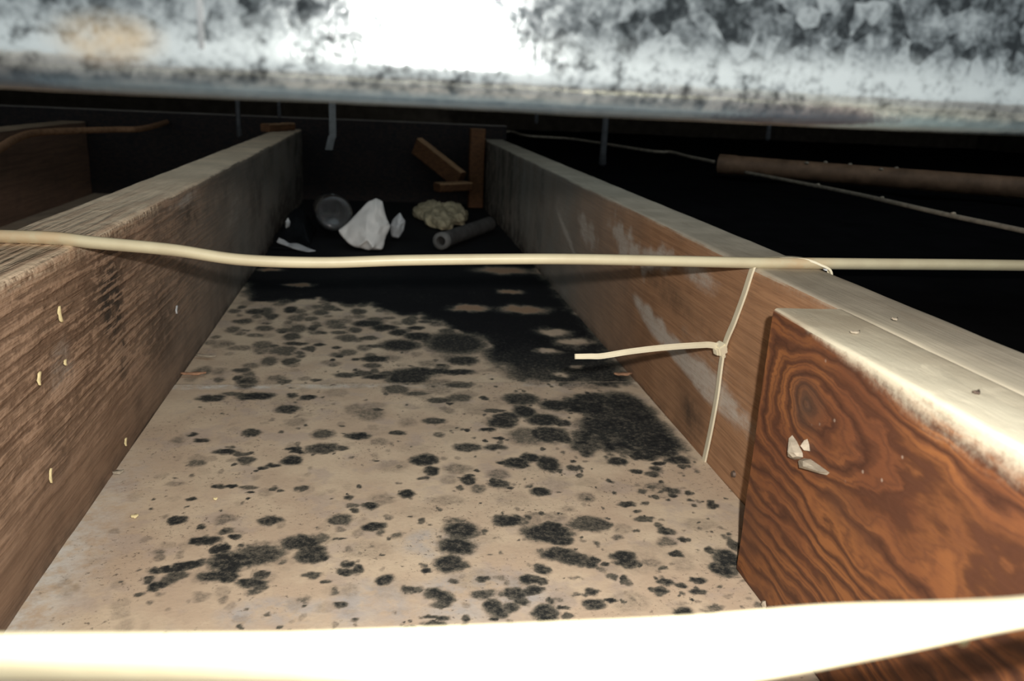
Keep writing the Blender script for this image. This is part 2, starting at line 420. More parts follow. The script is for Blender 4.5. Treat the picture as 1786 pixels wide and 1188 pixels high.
# ------------------------------------------------------------------ mould map (metres on the gypsum: x, y, half width, half length, strength)
DENSE2 = [
  (0.1442,0.597),(0.1796,0.5987),(0.1985,0.5828),(0.206,0.556),(0.2084,0.5065),(0.2085,0.4762),(0.1918,0.4717),(0.1743,0.4779),
  (0.1571,0.4859),(0.1275,0.4928),(0.1331,0.5176),(0.1518,0.5432),(0.126,0.5632),
]
SPOTS = [
  (-0.1055,0.4145,0.0041,0.0038,1),(-0.0806,0.4141,0.0054,0.0044,0.5),(-0.0576,0.4101,0.0054,0.0044,0.9),(-0.0788,0.4001,0.0038,0.003,0.8),(-0.0732,0.395,0.002,0.0023,0.95),(-0.0874,0.3915,0.0071,0.004,1),(-0.0842,0.3907,0.0025,0.004,1),(-0.1079,0.3814,0.0027,0.0033,0.5),
  (-0.1062,0.3766,0.0027,0.0027,0.5),(-0.0815,0.3816,0.0028,0.0033,1),(-0.0768,0.3829,0.0028,0.0039,1),(-0.0735,0.3715,0.0074,0.0068,1),(-0.0586,0.3778,0.0098,0.0082,0.85),(-0.0647,0.3724,0.0082,0.0063,0.9),(-0.0714,0.3657,0.0054,0.0046,1),(-0.0782,0.3579,0.0047,0.0044,0.95),
  (-0.0706,0.3578,0.0047,0.0044,0.95),(-0.0893,0.3696,0.0054,0.0036,1),(-0.0859,0.3709,0.0022,0.0026,1),(-0.0938,0.3685,0.0037,0.0036,1),(-0.1,0.3659,0.0042,0.002,1),(-0.1044,0.3648,0.0037,0.002,0.9),(-0.106,0.3586,0.0021,0.0024,0.9),(-0.0932,0.361,0.0047,0.003,0.8),
  (-0.0966,0.3579,0.0036,0.0029,0.8),(-0.1003,0.3539,0.0044,0.0033,0.95),(-0.1015,0.3498,0.0025,0.0028,0.9),(-0.1065,0.3461,0.002,0.0018,0.8),(-0.1006,0.3399,0.0015,0.0013,0.6),(-0.0984,0.345,0.0023,0.0014,0.4),(-0.0545,0.3585,0.0032,0.0025,0.9),(-0.0585,0.3515,0.0058,0.0043,0.9),
  (-0.0546,0.3474,0.0031,0.0033,0.8),(-0.0568,0.343,0.0036,0.0023,0.7),(-0.0792,0.3421,0.0035,0.0032,0.4),(-0.0394,0.3864,0.0086,0.0063,0.95),(-0.0301,0.3891,0.0047,0.0046,0.6),(-0.0337,0.3798,0.0057,0.0033,0.9),(-0.0332,0.3727,0.007,0.0048,0.95),(-0.0275,0.3712,0.0028,0.0032,0.9),
  (-0.0319,0.3557,0.0038,0.003,0.8),(-0.0251,0.3489,0.0027,0.0014,0.8),(-0.0335,0.3361,0.0026,0.0036,0.5),(-0.034,0.3309,0.0013,0.0009,0.95),(-0.1038,0.4371,0.0022,0.0021,0.9),(-0.1041,0.4284,0.0012,0.001,0.95),(-0.0735,0.4359,0.0009,0.0014,1),(-0.0175,0.4346,0.0029,0.0028,0.8),
  (-0.0051,0.4242,0.0044,0.0034,1),(0.0012,0.4314,0.0071,0.007,0.4),(-0.0135,0.4181,0.0019,0.0026,0.8),(-0.0146,0.4241,0.0032,0.002,0.6),(0.016,0.4376,0.0036,0.0043,1),(-0.0209,0.4089,0.0055,0.0051,0.8),(-0.0195,0.3984,0.0024,0.0024,0.5),(-0.0028,0.4003,0.0051,0.0043,1),
  (0.0092,0.3904,0.0033,0.0029,0.6),(0.0046,0.4111,0.0025,0.0026,0.5),(0.0433,0.3935,0.008,0.0079,0.95),(0.0414,0.4036,0.0056,0.0038,0.6),(0.0392,0.3779,0.0083,0.0073,0.95),(0.0346,0.3618,0.0063,0.0063,0.95),(0.0402,0.3599,0.0043,0.0036,0.8),(0.0225,0.3571,0.0025,0.002,0.9),
  (0.0698,0.4023,0.007,0.0057,1),(0.0771,0.3999,0.0038,0.0044,0.6),(0.0844,0.4033,0.0048,0.0058,0.4),(-0.0196,0.3884,0.0029,0.0014,0.9),(0.0014,0.3712,0.0011,0.0011,0.95),(-0.0155,0.3641,0.0028,0.0026,1),(-0.0167,0.3575,0.0035,0.0025,0.9),(-0.0104,0.3591,0.0027,0.0036,0.9),
  (0.003,0.3496,0.0038,0.0034,0.95),(0.013,0.3406,0.0032,0.0028,0.8),(0.0267,0.3363,0.0053,0.0037,0.95),(0.0299,0.3319,0.0037,0.0045,0.9),(0.0277,0.3271,0.0039,0.0022,0.8),(0.0353,0.3456,0.0027,0.0019,0.8),(0.0482,0.347,0.003,0.0025,0.9),(0.0586,0.3457,0.0025,0.002,0.5),
  (0.0486,0.3345,0.0051,0.0037,0.8),(0.0723,0.3437,0.0045,0.0034,0.95),(0.0772,0.3423,0.0028,0.0029,0.9),(0.0626,0.3334,0.0054,0.0042,0.9),(0.0723,0.3354,0.0044,0.0028,0.9),(0.0646,0.3272,0.0032,0.0036,0.85),(0.0514,0.3225,0.0042,0.0061,0.95),(0.0542,0.3183,0.0031,0.0043,0.9),
  (0.0595,0.3218,0.0031,0.0035,0.85),(0.0742,0.3167,0.0047,0.0055,0.95),(0.023,0.318,0.0035,0.0017,0.9),(0.0275,0.3172,0.0025,0.0017,0.9),(0.0244,0.312,0.0045,0.0024,0.95),(-0.0171,0.3304,0.0031,0.0022,0.85),(-0.0199,0.3414,0.0021,0.0019,0.6),(0.0141,0.3166,0.001,0.0008,0.95),
  (0.0107,0.3149,0.001,0.0008,0.95),(0.0149,0.3128,0.0012,0.001,0.95),(0.0121,0.3111,0.0012,0.0008,0.95),(0.0798,0.3532,0.0034,0.0041,0.9),(0.0892,0.3879,0.0118,0.0084,1),(0.0933,0.3944,0.0057,0.0049,1),(0.1136,0.3956,0.0096,0.0075,0.8),(0.1232,0.3949,0.0032,0.0038,0.8),
  (0.0949,0.3791,0.0055,0.0046,0.95),(0.0966,0.4044,0.0065,0.0045,0.4),(0.1059,0.4125,0.0046,0.0033,0.3),(0.0909,0.3658,0.0083,0.0049,0.9),(0.0995,0.3602,0.0074,0.0048,0.9),(0.1057,0.3549,0.0035,0.0036,0.9),(0.1075,0.3596,0.0029,0.0037,0.9),(0.1244,0.3616,0.0054,0.0049,1),
  (0.1241,0.3557,0.0059,0.0037,0.9),(0.136,0.3548,0.0053,0.0042,0.45),(0.1412,0.3496,0.0018,0.0015,0.8),(0.1271,0.381,0.0031,0.0024,0.6),(0.1315,0.3887,0.0051,0.0049,0.35),(0.1421,0.4171,0.0048,0.0028,0.9),(0.147,0.3985,0.0052,0.0026,0.8),(0.1533,0.3904,0.0026,0.0025,0.7),
  (0.155,0.3846,0.0038,0.003,0.9),(0.1511,0.3752,0.0044,0.0041,0.6),(0.153,0.3623,0.0034,0.0027,0.9),(0.1924,0.4112,0.0034,0.0027,0.9),(0.185,0.3764,0.0019,0.0024,0.6),(0.1776,0.3555,0.0061,0.0075,1),(0.1709,0.3462,0.0053,0.0062,1),(0.1866,0.3685,0.0025,0.0057,0.8),
  (0.1712,0.3638,0.0022,0.0022,0.8),(0.1549,0.3377,0.004,0.002,0.9),(0.1381,0.336,0.0037,0.0024,0.95),(0.1444,0.334,0.0028,0.0024,0.9),(0.133,0.3296,0.0031,0.0028,0.95),(0.1511,0.3277,0.0039,0.0023,0.9),(0.1463,0.3205,0.0008,0.0013,1),(0.1,0.3322,0.0028,0.0028,0.85),
  (0.0933,0.3299,0.0044,0.0014,0.6),(0.098,0.3218,0.0048,0.0035,0.95),(0.1064,0.3233,0.0032,0.0013,1),(0.1384,0.3113,0.004,0.003,0.95),(0.1545,0.3153,0.0044,0.0022,0.6),(0.1501,0.312,0.0032,0.0017,0.6),(0.1639,0.3228,0.0022,0.0018,0.4),(0.0832,0.3203,0.0024,0.0017,0.9),
  (0.084,0.3128,0.0029,0.0021,0.8),(0.0773,0.3096,0.0008,0.0008,1),(0.0941,0.3444,0.0031,0.0015,0.5),(0.1128,0.344,0.0023,0.002,0.7),(0.1152,0.3231,0.0095,0.0067,0.3),(0.1765,0.3907,0.0098,0.0063,0.3),(0.1522,0.3514,0.0059,0.0063,0.3),(-0.1223,0.5987,0.0082,0.006,0.9),
  (-0.0908,0.6015,0.0117,0.0074,1),(-0.1082,0.6069,0.0083,0.0037,0.7),(-0.0646,0.6021,0.0046,0.0049,0.85),(-0.053,0.5981,0.0046,0.0049,0.95),(-0.0655,0.5738,0.0073,0.0068,0.9),(-0.122,0.5301,0.0025,0.0029,0.9),(-0.1136,0.5203,0.004,0.0037,0.9),(-0.0959,0.5006,0.006,0.0035,1),
  (-0.0941,0.5085,0.0025,0.0018,0.7),(-0.129,0.5209,0.0043,0.0056,0.45),(-0.086,0.4975,0.0042,0.0035,0.8),(-0.0808,0.4999,0.0021,0.0018,0.8),(-0.0815,0.4879,0.0052,0.0051,0.8),(-0.085,0.5315,0.0056,0.0049,0.85),(-0.0534,0.4865,0.0056,0.0051,1),(-0.0537,0.5048,0.0043,0.0027,1),
  (-0.0507,0.4993,0.0043,0.0027,1),(-0.0371,0.5266,0.0068,0.0069,0.75),(-0.0357,0.504,0.0084,0.0072,0.85),(-0.0233,0.5034,0.0033,0.0036,0.8),(-0.0143,0.5237,0.0076,0.0049,1),(-0.1104,0.4852,0.0047,0.005,0.6),(-0.1106,0.4927,0.0051,0.0043,0.35),(-0.0638,0.4804,0.0034,0.0025,0.9),
  (-0.0694,0.4766,0.0031,0.002,0.9),(-0.0733,0.4728,0.002,0.0016,0.95),(-0.0916,0.4526,0.0029,0.0029,0.9),(-0.0848,0.4522,0.0035,0.0018,1),(-0.0744,0.4508,0.0045,0.0022,0.7),(-0.0725,0.4443,0.0016,0.0014,0.95),(-0.0447,0.4469,0.0039,0.0029,0.8),(-0.1169,0.4577,0.0051,0.003,0.4),
  (0.0222,0.6371,0.0148,0.0098,1),(0.0126,0.6143,0.0089,0.0091,0.7),(0.0278,0.6036,0.0088,0.0051,0.7),(0.0629,0.6239,0.0102,0.0068,0.8),(0.0449,0.5895,0.0087,0.0049,0.8),(0.0602,0.594,0.0088,0.0087,0.7),(0.0804,0.5922,0.0035,0.0037,0.9),(0.0522,0.582,0.0026,0.0024,0.95),
  (-0.0015,0.5718,0.0033,0.0034,0.8),(-0.0067,0.563,0.009,0.0111,0.5),(0.0385,0.5483,0.0073,0.0054,0.8),(0.0126,0.5275,0.005,0.003,0.9),(0.0405,0.5234,0.0035,0.004,0.6),(0.1083,0.5902,0.0126,0.0112,0.9),(0.133,0.576,0.0111,0.0096,1),(0.1061,0.5639,0.0069,0.0103,1),
  (0.1174,0.5477,0.0106,0.0099,1),(0.0865,0.5434,0.0091,0.0086,1),(0.084,0.5657,0.0085,0.0034,0.8),(0.0918,0.5541,0.0084,0.0067,0.9),(0.0605,0.5307,0.0024,0.0031,0.95),(0.0749,0.5301,0.0048,0.0031,1),(0.081,0.5158,0.0035,0.002,1),(0.1,0.518,0.0112,0.0138,0.6),
  (0.1166,0.5203,0.0121,0.012,0.95),(0.1256,0.511,0.0048,0.0058,0.9),(0.1303,0.5407,0.0059,0.0054,0.9),(0.0575,0.5007,0.0076,0.0064,0.85),(0.0762,0.5007,0.0065,0.0046,0.9),(0.0279,0.4825,0.0076,0.0068,1),(0.0345,0.4839,0.0029,0.0043,0.9),(0.0317,0.4673,0.0042,0.0057,0.95),
  (0.0861,0.4753,0.0066,0.0068,1),(0.0967,0.4826,0.0052,0.0061,1),(0.1068,0.4743,0.0059,0.0102,1),(0.0904,0.47,0.0036,0.0025,0.95),(0.077,0.4766,0.0029,0.0025,0.95),(0.0533,0.4526,0.0038,0.0054,0.95),(0.0708,0.447,0.0052,0.0053,0.85),(0.0682,0.451,0.0021,0.0031,0.95),
  (0.0725,0.4595,0.0064,0.0072,0.5),(0.0583,0.441,0.0048,0.0044,0.6),(0.0472,0.4423,0.002,0.003,0.7),(0.0953,0.4351,0.0051,0.0044,1),(0.0889,0.4422,0.0024,0.0022,0.7),(0.0386,0.4277,0.0098,0.0056,0.35),(0.042,0.454,0.0048,0.0062,0.35),(0.0489,0.4688,0.0089,0.0065,0.45),
  (0.0266,0.4572,0.0031,0.0023,0.8),(-0.0005,0.5135,0.0053,0.0057,0.45),(0.137,0.5783,0.0089,0.0073,1),(0.1656,0.5913,0.0138,0.0089,1),(0.1868,0.5745,0.0159,0.0243,1),(0.1669,0.5561,0.0131,0.0137,0.95),(0.1924,0.5428,0.0122,0.0198,1),(0.2038,0.5631,0.0072,0.0094,1),
  (0.165,0.5319,0.0211,0.019,1),(0.202,0.5283,0.0085,0.0147,1),(0.1823,0.5106,0.0185,0.0197,1),(0.2042,0.5066,0.0058,0.0069,1),(0.1527,0.5399,0.0076,0.0108,1),(0.143,0.5162,0.0102,0.0119,0.85),(0.138,0.4989,0.0102,0.0084,0.85),(0.2043,0.494,0.0056,0.0056,0.9),
  (0.185,0.4911,0.0119,0.0111,1),(0.1737,0.4833,0.0078,0.0072,1),(0.1928,0.4743,0.007,0.0052,0.95),(0.1791,0.4697,0.0038,0.0026,1),(0.1601,0.4979,0.0071,0.0056,0.9),(0.1525,0.4737,0.0061,0.006,0.95),(0.1752,0.4614,0.0038,0.0033,0.95),(0.1609,0.4596,0.0033,0.0033,0.9),
  (0.1697,0.455,0.0044,0.0032,0.8),(0.1664,0.4801,0.0031,0.0035,0.95),(0.1218,0.4659,0.0044,0.0041,0.9),(0.174,0.4327,0.005,0.0037,0.85),(0.1661,0.4385,0.0065,0.0038,0.5),(0.1561,0.433,0.0028,0.003,0.7),(0.1738,0.426,0.0025,0.0022,0.9),(0.1623,0.4245,0.0021,0.0021,0.8),
  (0.1197,0.4263,0.0048,0.005,0.5),(-0.1254,0.8505,0.0079,0.0092,0.9),(-0.0913,0.8586,0.0058,0.0118,0.95),(-0.1065,0.8306,0.0061,0.0089,0.8),(-0.0818,0.8246,0.0078,0.011,0.6),(-0.0638,0.7869,0.0043,0.0061,0.9),(-0.0914,0.7746,0.0042,0.0039,0.8),(-0.0548,0.7731,0.0048,0.0049,0.8),
  (-0.0377,0.7733,0.0075,0.0049,0.7),(-0.1081,0.7862,0.0074,0.008,0.7),(-0.1369,0.7818,0.0062,0.0098,0.6),(-0.1134,0.7628,0.0072,0.0057,0.6),(-0.0117,0.8065,0.0124,0.0107,1),(0.0046,0.7921,0.0112,0.0083,1),(0.0182,0.774,0.0077,0.01,1),(-0.0332,0.756,0.0074,0.0076,0.6),
  (-0.0131,0.7524,0.0053,0.0038,0.8),(-0.0746,0.7356,0.0091,0.0053,0.9),(-0.1037,0.7319,0.0079,0.0105,0.6),(-0.0841,0.7165,0.0108,0.0102,0.65),(-0.0642,0.7199,0.0045,0.0034,0.8),(-0.0532,0.7339,0.0051,0.0036,0.95),(-0.038,0.7251,0.004,0.0035,0.95),(-0.0035,0.7287,0.0083,0.0044,0.8),
  (0.0194,0.7324,0.0157,0.0144,1),(0.0374,0.7605,0.012,0.0116,1),(0.0359,0.7905,0.0068,0.0062,1),(-0.0033,0.6915,0.0103,0.0073,1),(-0.0199,0.69,0.0034,0.0032,0.95),(-0.0065,0.6726,0.0062,0.0061,0.7),(-0.0343,0.6981,0.0029,0.0033,0.95),(-0.0391,0.6885,0.0024,0.0024,0.95),
  (-0.0668,0.6982,0.0048,0.004,0.7),(-0.027,0.6492,0.0083,0.0057,0.8),(-0.003,0.6445,0.0088,0.0057,0.95),(0.0239,0.6456,0.015,0.0158,1),(-0.1106,0.6434,0.0035,0.0055,0.8),(-0.1037,0.6351,0.0035,0.004,0.95),(-0.0744,0.6346,0.0053,0.0054,0.7),(-0.0499,0.6369,0.004,0.0027,0.8),
  (-0.1221,0.7232,0.0097,0.0068,0.5),(0.0337,0.6556,0.0119,0.0103,1),(0.0501,0.6584,0.0087,0.006,1),(0.0638,0.6552,0.0135,0.0059,1),(0.0531,0.6736,0.0044,0.0031,0.95),(0.0721,0.6862,0.0111,0.0113,0.95),(0.0702,0.7399,0.0244,0.0297,1),(-0.1289,0.8127,0.0065,0.0085,0.6),
  (-0.1348,0.7353,0.0069,0.007,0.5),(-0.0597,0.8478,0.007,0.0093,0.7),(-0.0351,0.8147,0.0079,0.0087,0.5),
]
DENSE = [
  (-0.1681,1.0559),(-0.1474,0.9471),(-0.136,0.9016),(-0.0994,0.8979),(-0.0636,0.9071),(-0.0378,0.8824),(-0.0011,0.8811),(0.0227,0.8478),
  (0.0492,0.8368),(0.0725,0.7932),(0.0933,0.7729),(0.0998,0.7345),(0.0944,0.691),(0.1063,0.6669),(0.1103,0.6443),(0.1195,0.627),
  (0.1572,0.6235),(0.2097,0.6197),(0.2111,0.6674),(0.2111,0.7368),(0.2098,0.8555),(0.2091,0.9808),(0.2088,1.1233),(0.212,1.6397),
  (0.1356,1.8524),(-0.1217,1.7916),(-0.1486,1.5716),
]
HOLES = [
  (0.097,0.8694,0.0241,0.015),(0.1574,0.8663,0.031,0.0201),(0.1537,0.9475,0.0175,0.0118),(0.165,1.0735,0.0395,0.0262),(0.0945,0.74,0.0082,0.0149),(0.173,0.7759,0.0188,0.0165),(0.1841,0.7424,0.017,0.0153),(0.1542,0.7129,0.0135,0.0088),
  (0.1518,0.6437,0.0069,0.0059),(0.0756,0.7767,0.0056,0.0061),(0.1724,0.6678,0.0062,0.0047),(-0.0942,0.9733,0.0196,0.009),(-0.1371,1.0582,0.0174,0.0104),
]
WASH = [(.0473,.3323,.0349,.0206),(-.0028,.3296,.018,.0177),(.0319,.3796,.0207,.0142),(-.0452,.3267,.0224,.0107)]
extra = []
for i in range(1100):                      # loose pinhead colonies
    x = rng.uniform(-.13, .205); y = .30+.42*rng.random()**1.2
    if rng.random() > .25+.75*(x+.13)/.33: continue
    a = rng.uniform(.0006, .0022)
    extra.append((x, y, a, a*rng.uniform(.7, 1.6), rng.uniform(.35, .9)))
for i in range(70):                       # grey smudging either side of the seam
    x = rng.uniform(-.10, .19); y = rng.uniform(.545, .70); a = rng.uniform(.005, .013)
    extra.append((x, y, a, a*rng.uniform(.6, 1.2), rng.uniform(.22, .48)))
for i in range(60):                       # broad brown ghosts
    x = rng.uniform(-.02, .20); y = rng.uniform(.31, .60); a = rng.uniform(.006, .014)
    extra.append((x, y, a, a*rng.uniform(.5, 1.0), rng.uniform(.16, .30)))
for i in range(90):                       # faint rust-grey colonies on the left
    x = rng.uniform(-.15, .0); y = rng.uniform(.30, .55); a = rng.uniform(.002, .005)
    extra.append((x, y, a, a*rng.uniform(.8, 1.6), rng.uniform(.18, .34)))
for i in range(160):                      # smudgy second panel
    x = rng.uniform(-.15, .08); y = rng.uniform(.63, .9); a = rng.uniform(.003, .009)
    extra.append((x, y, a, a*rng.uniform(.7, 1.8), rng.uniform(.3, .8)))

def blob_field(X, Y, xs, ys, spots, soft=(1.42, .70)):
    """X,Y warped 2-D grids whose unwarped axes are xs (rows), ys (cols)"""
    Fd = np.zeros_like(X)
    for cx, cy_, a, b, s in spots:
        a = max(a, .0007); b = max(b, .0009)
        i0, i1 = np.searchsorted(xs, [cx-1.5*a-.004, cx+1.5*a+.004]); j0, j1 = np.searchsorted(ys, [cy_-1.5*b-.006, cy_+1.5*b+.006])
        if i0 >= i1 or j0 >= j1: continue
        r = np.hypot((X[i0:i1, j0:j1]-cx)/a, (Y[i0:i1, j0:j1]-cy_)/b)
        Fd[i0:i1, j0:j1] = np.maximum(Fd[i0:i1, j0:j1], s*np.clip((soft[0]-r)/soft[1], 0, 1))
    return Fd

def poly_sd(X, Y, poly):
    P = np.array(poly); d = np.full(X.shape, 9.0); inside = np.zeros(X.shape, bool)
    for k in range(len(P)):
        a, b = P[k], P[(k+1) % len(P)]
        e = b-a; wx, wy = X-a[0], Y-a[1]
        t = np.clip((wx*e[0]+wy*e[1])/(e@e), 0, 1)
        d = np.minimum(d, np.hypot(wx-e[0]*t, wy-e[1]*t))
        cr = ((a[1] > Y) != (b[1] > Y)) & (X < (b[0]-a[0])*(Y-a[1])/(b[1]-a[1]+1e-12)+a[0])
        inside ^= cr
    return np.where(inside, d, -d)

def gypsum_panel(parent, x0, x1, y0, y1, ztop, dx, ysteps, fields=True):
    xs = np.linspace(x0, x1, max(2, int((x1-x0)/dx)+1)); ys = ysteps
    X, Y = np.meshgrid(xs, ys, indexing='ij')
    nx, ny = X.shape
    Z = ztop + .0006*(fbm(X*40, Y*40, 5)-.5)
    if fields:
        wx = X + .0036*(fbm(X*130, Y*130, 11)-.5)+.0014*(vnoise(X*500, Y*500, 14)-.5)
        wy = Y + .0050*(fbm(X*130, Y*130, 12)-.5)+.0018*(vnoise(X*500, Y*500, 15)-.5)
        mo = blob_field(wx, wy, xs, ys, [(p, q, a*1.14, c*1.14, s) for p, q, a, c, s in SPOTS])
        mo = np.maximum(mo, blob_field(wx, wy, xs, ys, extra))
        sd = poly_sd(X + .02*(fbm(X*50, Y*40, 21)-.5), Y + .05*(fbm(X*60, Y*40, 22)-.5), DENSE)
        dense = np.clip(.55+sd/.022, 0, 1)*(.80+.35*fbm(X*45, Y*40, 24))
        sd2 = poly_sd(X + .016*(fbm(X*90, Y*60, 25)-.5), Y + .03*(fbm(X*90, Y*60, 26)-.5), DENSE2)
        dense = np.maximum(dense, np.clip(.5+sd2/.014, 0, 1)*np.clip(.02+1.7*fbm(X*110, Y*80, 27), 0, 1.15))
        hole = blob_field(X + .012*(fbm(X*90, Y*70, 31)-.5), Y + .02*(fbm(X*90, Y*60, 32)-.5), xs, ys, [(*h, 1) for h in HOLES], (1.5, 1.0))
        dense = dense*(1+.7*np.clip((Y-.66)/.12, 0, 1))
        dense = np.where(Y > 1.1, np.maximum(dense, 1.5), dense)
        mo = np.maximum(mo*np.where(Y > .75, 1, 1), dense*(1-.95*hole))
        rust = hole*np.clip((Y-.80)/.05, 0, 1)
        wash = np.clip(blob_field(wx, wy, xs, ys, [(*w, 1) for w in WASH], (1.3, .6))*1.1*fbm(X*60, Y*60, 41), 0, 1)
        pale = np.clip(1-(X-x0)/.03, 0, 1)*np.clip((.52-Y)/.15, 0, 1)
        pale = np.maximum(pale, np.clip(1.2-np.abs(Y-.622)/.006, 0, 1)*np.clip(1.2-(X-x0)/.24, .3, 1)*np.clip((fbm(X*40, Y*90, 43)-.34)*6, 0, 1))
        dist_r = np.clip(1-(x1-X)/.012, 0, 1)
        mo *= (1-.8*dist_r*np.clip((.62-Y)/.05, 0, 1)*(Y > .40))
    else:
        mo = np.clip(fbm(X*14, Y*14, 50)*1.6-.6, 0, 1); rust = .5*fbm(X*9, Y*9, 51); wash = 0*X; pale = 0*X
    edge = (ys[None, :] <= y0+1e-6)*np.ones_like(X)
    V = np.stack([X, Y, Z], 2).reshape(-1, 3)
    at = {k: (a*np.ones_like(X)).reshape(-1) for k, a in dict(mould=mo, rust=rust, wash=wash, pale=pale).items()}
    idx = np.arange(nx*ny).reshape(nx, ny)
    Fc = np.stack([idx[:-1, :-1], idx[1:, :-1], idx[1:, 1:], idx[:-1, 1:]], 2).reshape(-1, 4).tolist()
    # rim and underside
    ring = np.concatenate([idx[:, 0], idx[-1, 1:], idx[::-1, -1][1:], idx[0, ::-1][1:-1]])
    nb = len(V); lowv = V[ring].copy(); lowv[:, 2] = BASE
    topv = V[ring].copy()                 # own copies so the cut edge shades flat
    V = np.concatenate([V, topv, lowv]); m = len(ring)
    for k in at:
        ex = np.zeros(2*m)
        if k == 'pale': ex[:m] = .25*vnoise(V[ring, 0]*60, V[ring, 0]*0, 9)
        if k == 'mould': ex[:] = .55
        at[k] = np.concatenate([at[k], ex])
    for k in range(m):
        k2 = (k+1) % m
        Fc.append((nb+k, nb+m+k, nb+m+k2, nb+k2))
    Fc.append(tuple(range(nb+m, nb+2*m))[::-1])
    return mesh_obj('drywall_panel', V, Fc, M_DRY, parent, origin=((x0+x1)/2, y0, BASE), attrs=at)

# ------------------------------------------------------------------ the setting
bm = box_bm(-1.75, .262, Y0, 3.0, BASE-.02, BASE)
floor = structure(bm_obj('floor', bm, M_SLAB, origin=(0, 0, BASE-.02)), 'mould-stained gypsum board laid between the joists')
ys1 = np.concatenate([np.linspace(.02, .26, 30)[:-1], np.arange(.26, SEAM-.0005, .00105), [SEAM]])
gypsum_panel(floor, XL+.0005, XR-.0005, .02, SEAM, 0.0, .00095, ys1)
st = [SEAM+.0009]
while st[-1] < Y1-.004: st.append(st[-1]+max(.0016, .0016*(st[-1]/.63)**1.6))
st[-1] = Y1-.002
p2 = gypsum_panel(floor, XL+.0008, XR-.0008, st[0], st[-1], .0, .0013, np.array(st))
gypsum_panel(floor, -.560, XL-TL-.001, .3, 2.2, .0, .006, np.linspace(.3, 2.2, 220), fields=False)

# near-black sheet added in place of the unseen dark of the right bay
xs = np.linspace(XR+TR+.001, 2.3, 80); ysd = np.linspace(-.2, 3.0, 120)
X, Y = np.meshgrid(xs, ysd, indexing='ij')
Z = .112+.012*(fbm(X*9, Y*9, 61)-.5)
V = np.stack([X, Y, Z], 2).reshape(-1, 3); idx = np.arange(X.size).reshape(X.shape)
Fc = np.stack([idx[:-1, :-1], idx[1:, :-1], idx[1:, 1:], idx[:-1, 1:]], 2).reshape(-1, 4).tolist()
structure(mesh_obj('floor', V, Fc, M_DARK, origin=(.9, 1.4, .11)), 'near-black sheet standing in for the unseen dark beyond the right joist')
structure(bm_obj('wall_back_added', box_bm(-1.75, 2.3, 3.0, 3.04, -.1, .95), M_SLAB, origin=(.2, 3.0, -.1)), 'added dark far wall that keeps the bright world out of view')  # dark end and side walls added to block the world light
structure(bm_obj('wall_left_added', box_bm(-1.79, -1.75, .3, 3.04, -.1, .95), M_SLAB, origin=(-1.77, 1.6, -.1)), 'added dark left wall that shuts off the bright world')
structure(bm_obj('wall_right_added', box_bm(2.3, 2.34, .0, 3.04, -.1, .95), M_SLAB, origin=(2.32, 1.6, -.1)), 'added dark right wall that shuts off the bright world')
# roof deck far above, behind the duct
deck = structure(bm_obj('ceiling', box_bm(-1.75, 2.3, .9, 3.0, .92, .94), M_DECK, origin=(.2, 1.9, .92)), 'dark wooden roof deck over the joist bays')

# ------------------------------------------------------------------ joists
def beam(name, x0, x1, z0, z1, ys, face, dz, mat, fields, r=.003, wob=.0012, seed=0, edge_round=None):
    """timber along Y; `face` = 'L' or 'R' side gets fine subdivision"""
    zz = np.arange(z0+r, z1-r+1e-9, dz); zz[-1] = z1-r
    arc = np.linspace(0, math.pi/2, 5)[1:-1]
    left = [(x0, z) for z in zz] if face == 'L' else [(x0, z0+r), (x0, (z0+z1)/2), (x0, z1-r)]
    rightp = [(x1, z) for z in zz[::-1]] if face == 'R' else [(x1, z1-r), (x1, (z0+z1)/2), (x1, z0+r)]
    topx = np.linspace(x0+r, x1-r, 14)
    prof = list(left)
    prof += [(x0+r-r*math.cos(a), z1-r+r*math.sin(a)) for a in arc]
    prof += [(x, z1) for x in topx]
    prof += [(x1-r+r*math.sin(a), z1-r+r*math.cos(a)) for a in arc]
    prof += rightp
    prof += [(x1-r+r*math.cos(a), z0+r-r*math.sin(a)) for a in arc] + [(x1-r, z0), (x0+r, z0)]
    prof += [(x0+r-r*math.sin(a), z0+r-r*math.cos(a)) for a in arc]
    prof = np.array(prof); k = len(prof); n = len(ys)
    PX, YY = np.meshgrid(prof[:, 0], ys, indexing='xy'); PZ, _ = np.meshgrid(prof[:, 1], ys, indexing='xy')
    w = wob*(fbm(YY*22+seed, PZ*30+PX*30, seed+1)-.5)*2
    cx = (x0+x1)/2
    sgn = np.where(PX < cx, -1, 1)*(np.abs(PX-cx) > (x1-x0)/2-.0005)
    VX = PX + sgn*w
    VZ = PZ + np.where(PZ > z1-.0005, wob*.8*(fbm(YY*30, PX*60, seed+7)-.5), 0)
    V = np.stack([VX, YY, VZ], 2).reshape(-1, 3)
    idx = np.arange(n*k).reshape(n, k); nxt = np.roll(idx, -1, 1)
    Fc = np.stack([idx[:-1], idx[1:], nxt[1:], nxt[:-1]], 2).reshape(-1, 4).tolist()
    m = len(V)
    caps = np.concatenate([V[:k], V[-k:]])
    V = np.concatenate([V, caps])
    Fc.append(tuple(range(m, m+k))); Fc.append(tuple(range(m+k, m+2*k))[::-1])
    at = fields(V[:, 0], V[:, 1], V[:, 2])
    o = mesh_obj(name, V, Fc, mat, origin=((x0+x1)/2, ys[0], z0), attrs=at)
    return o

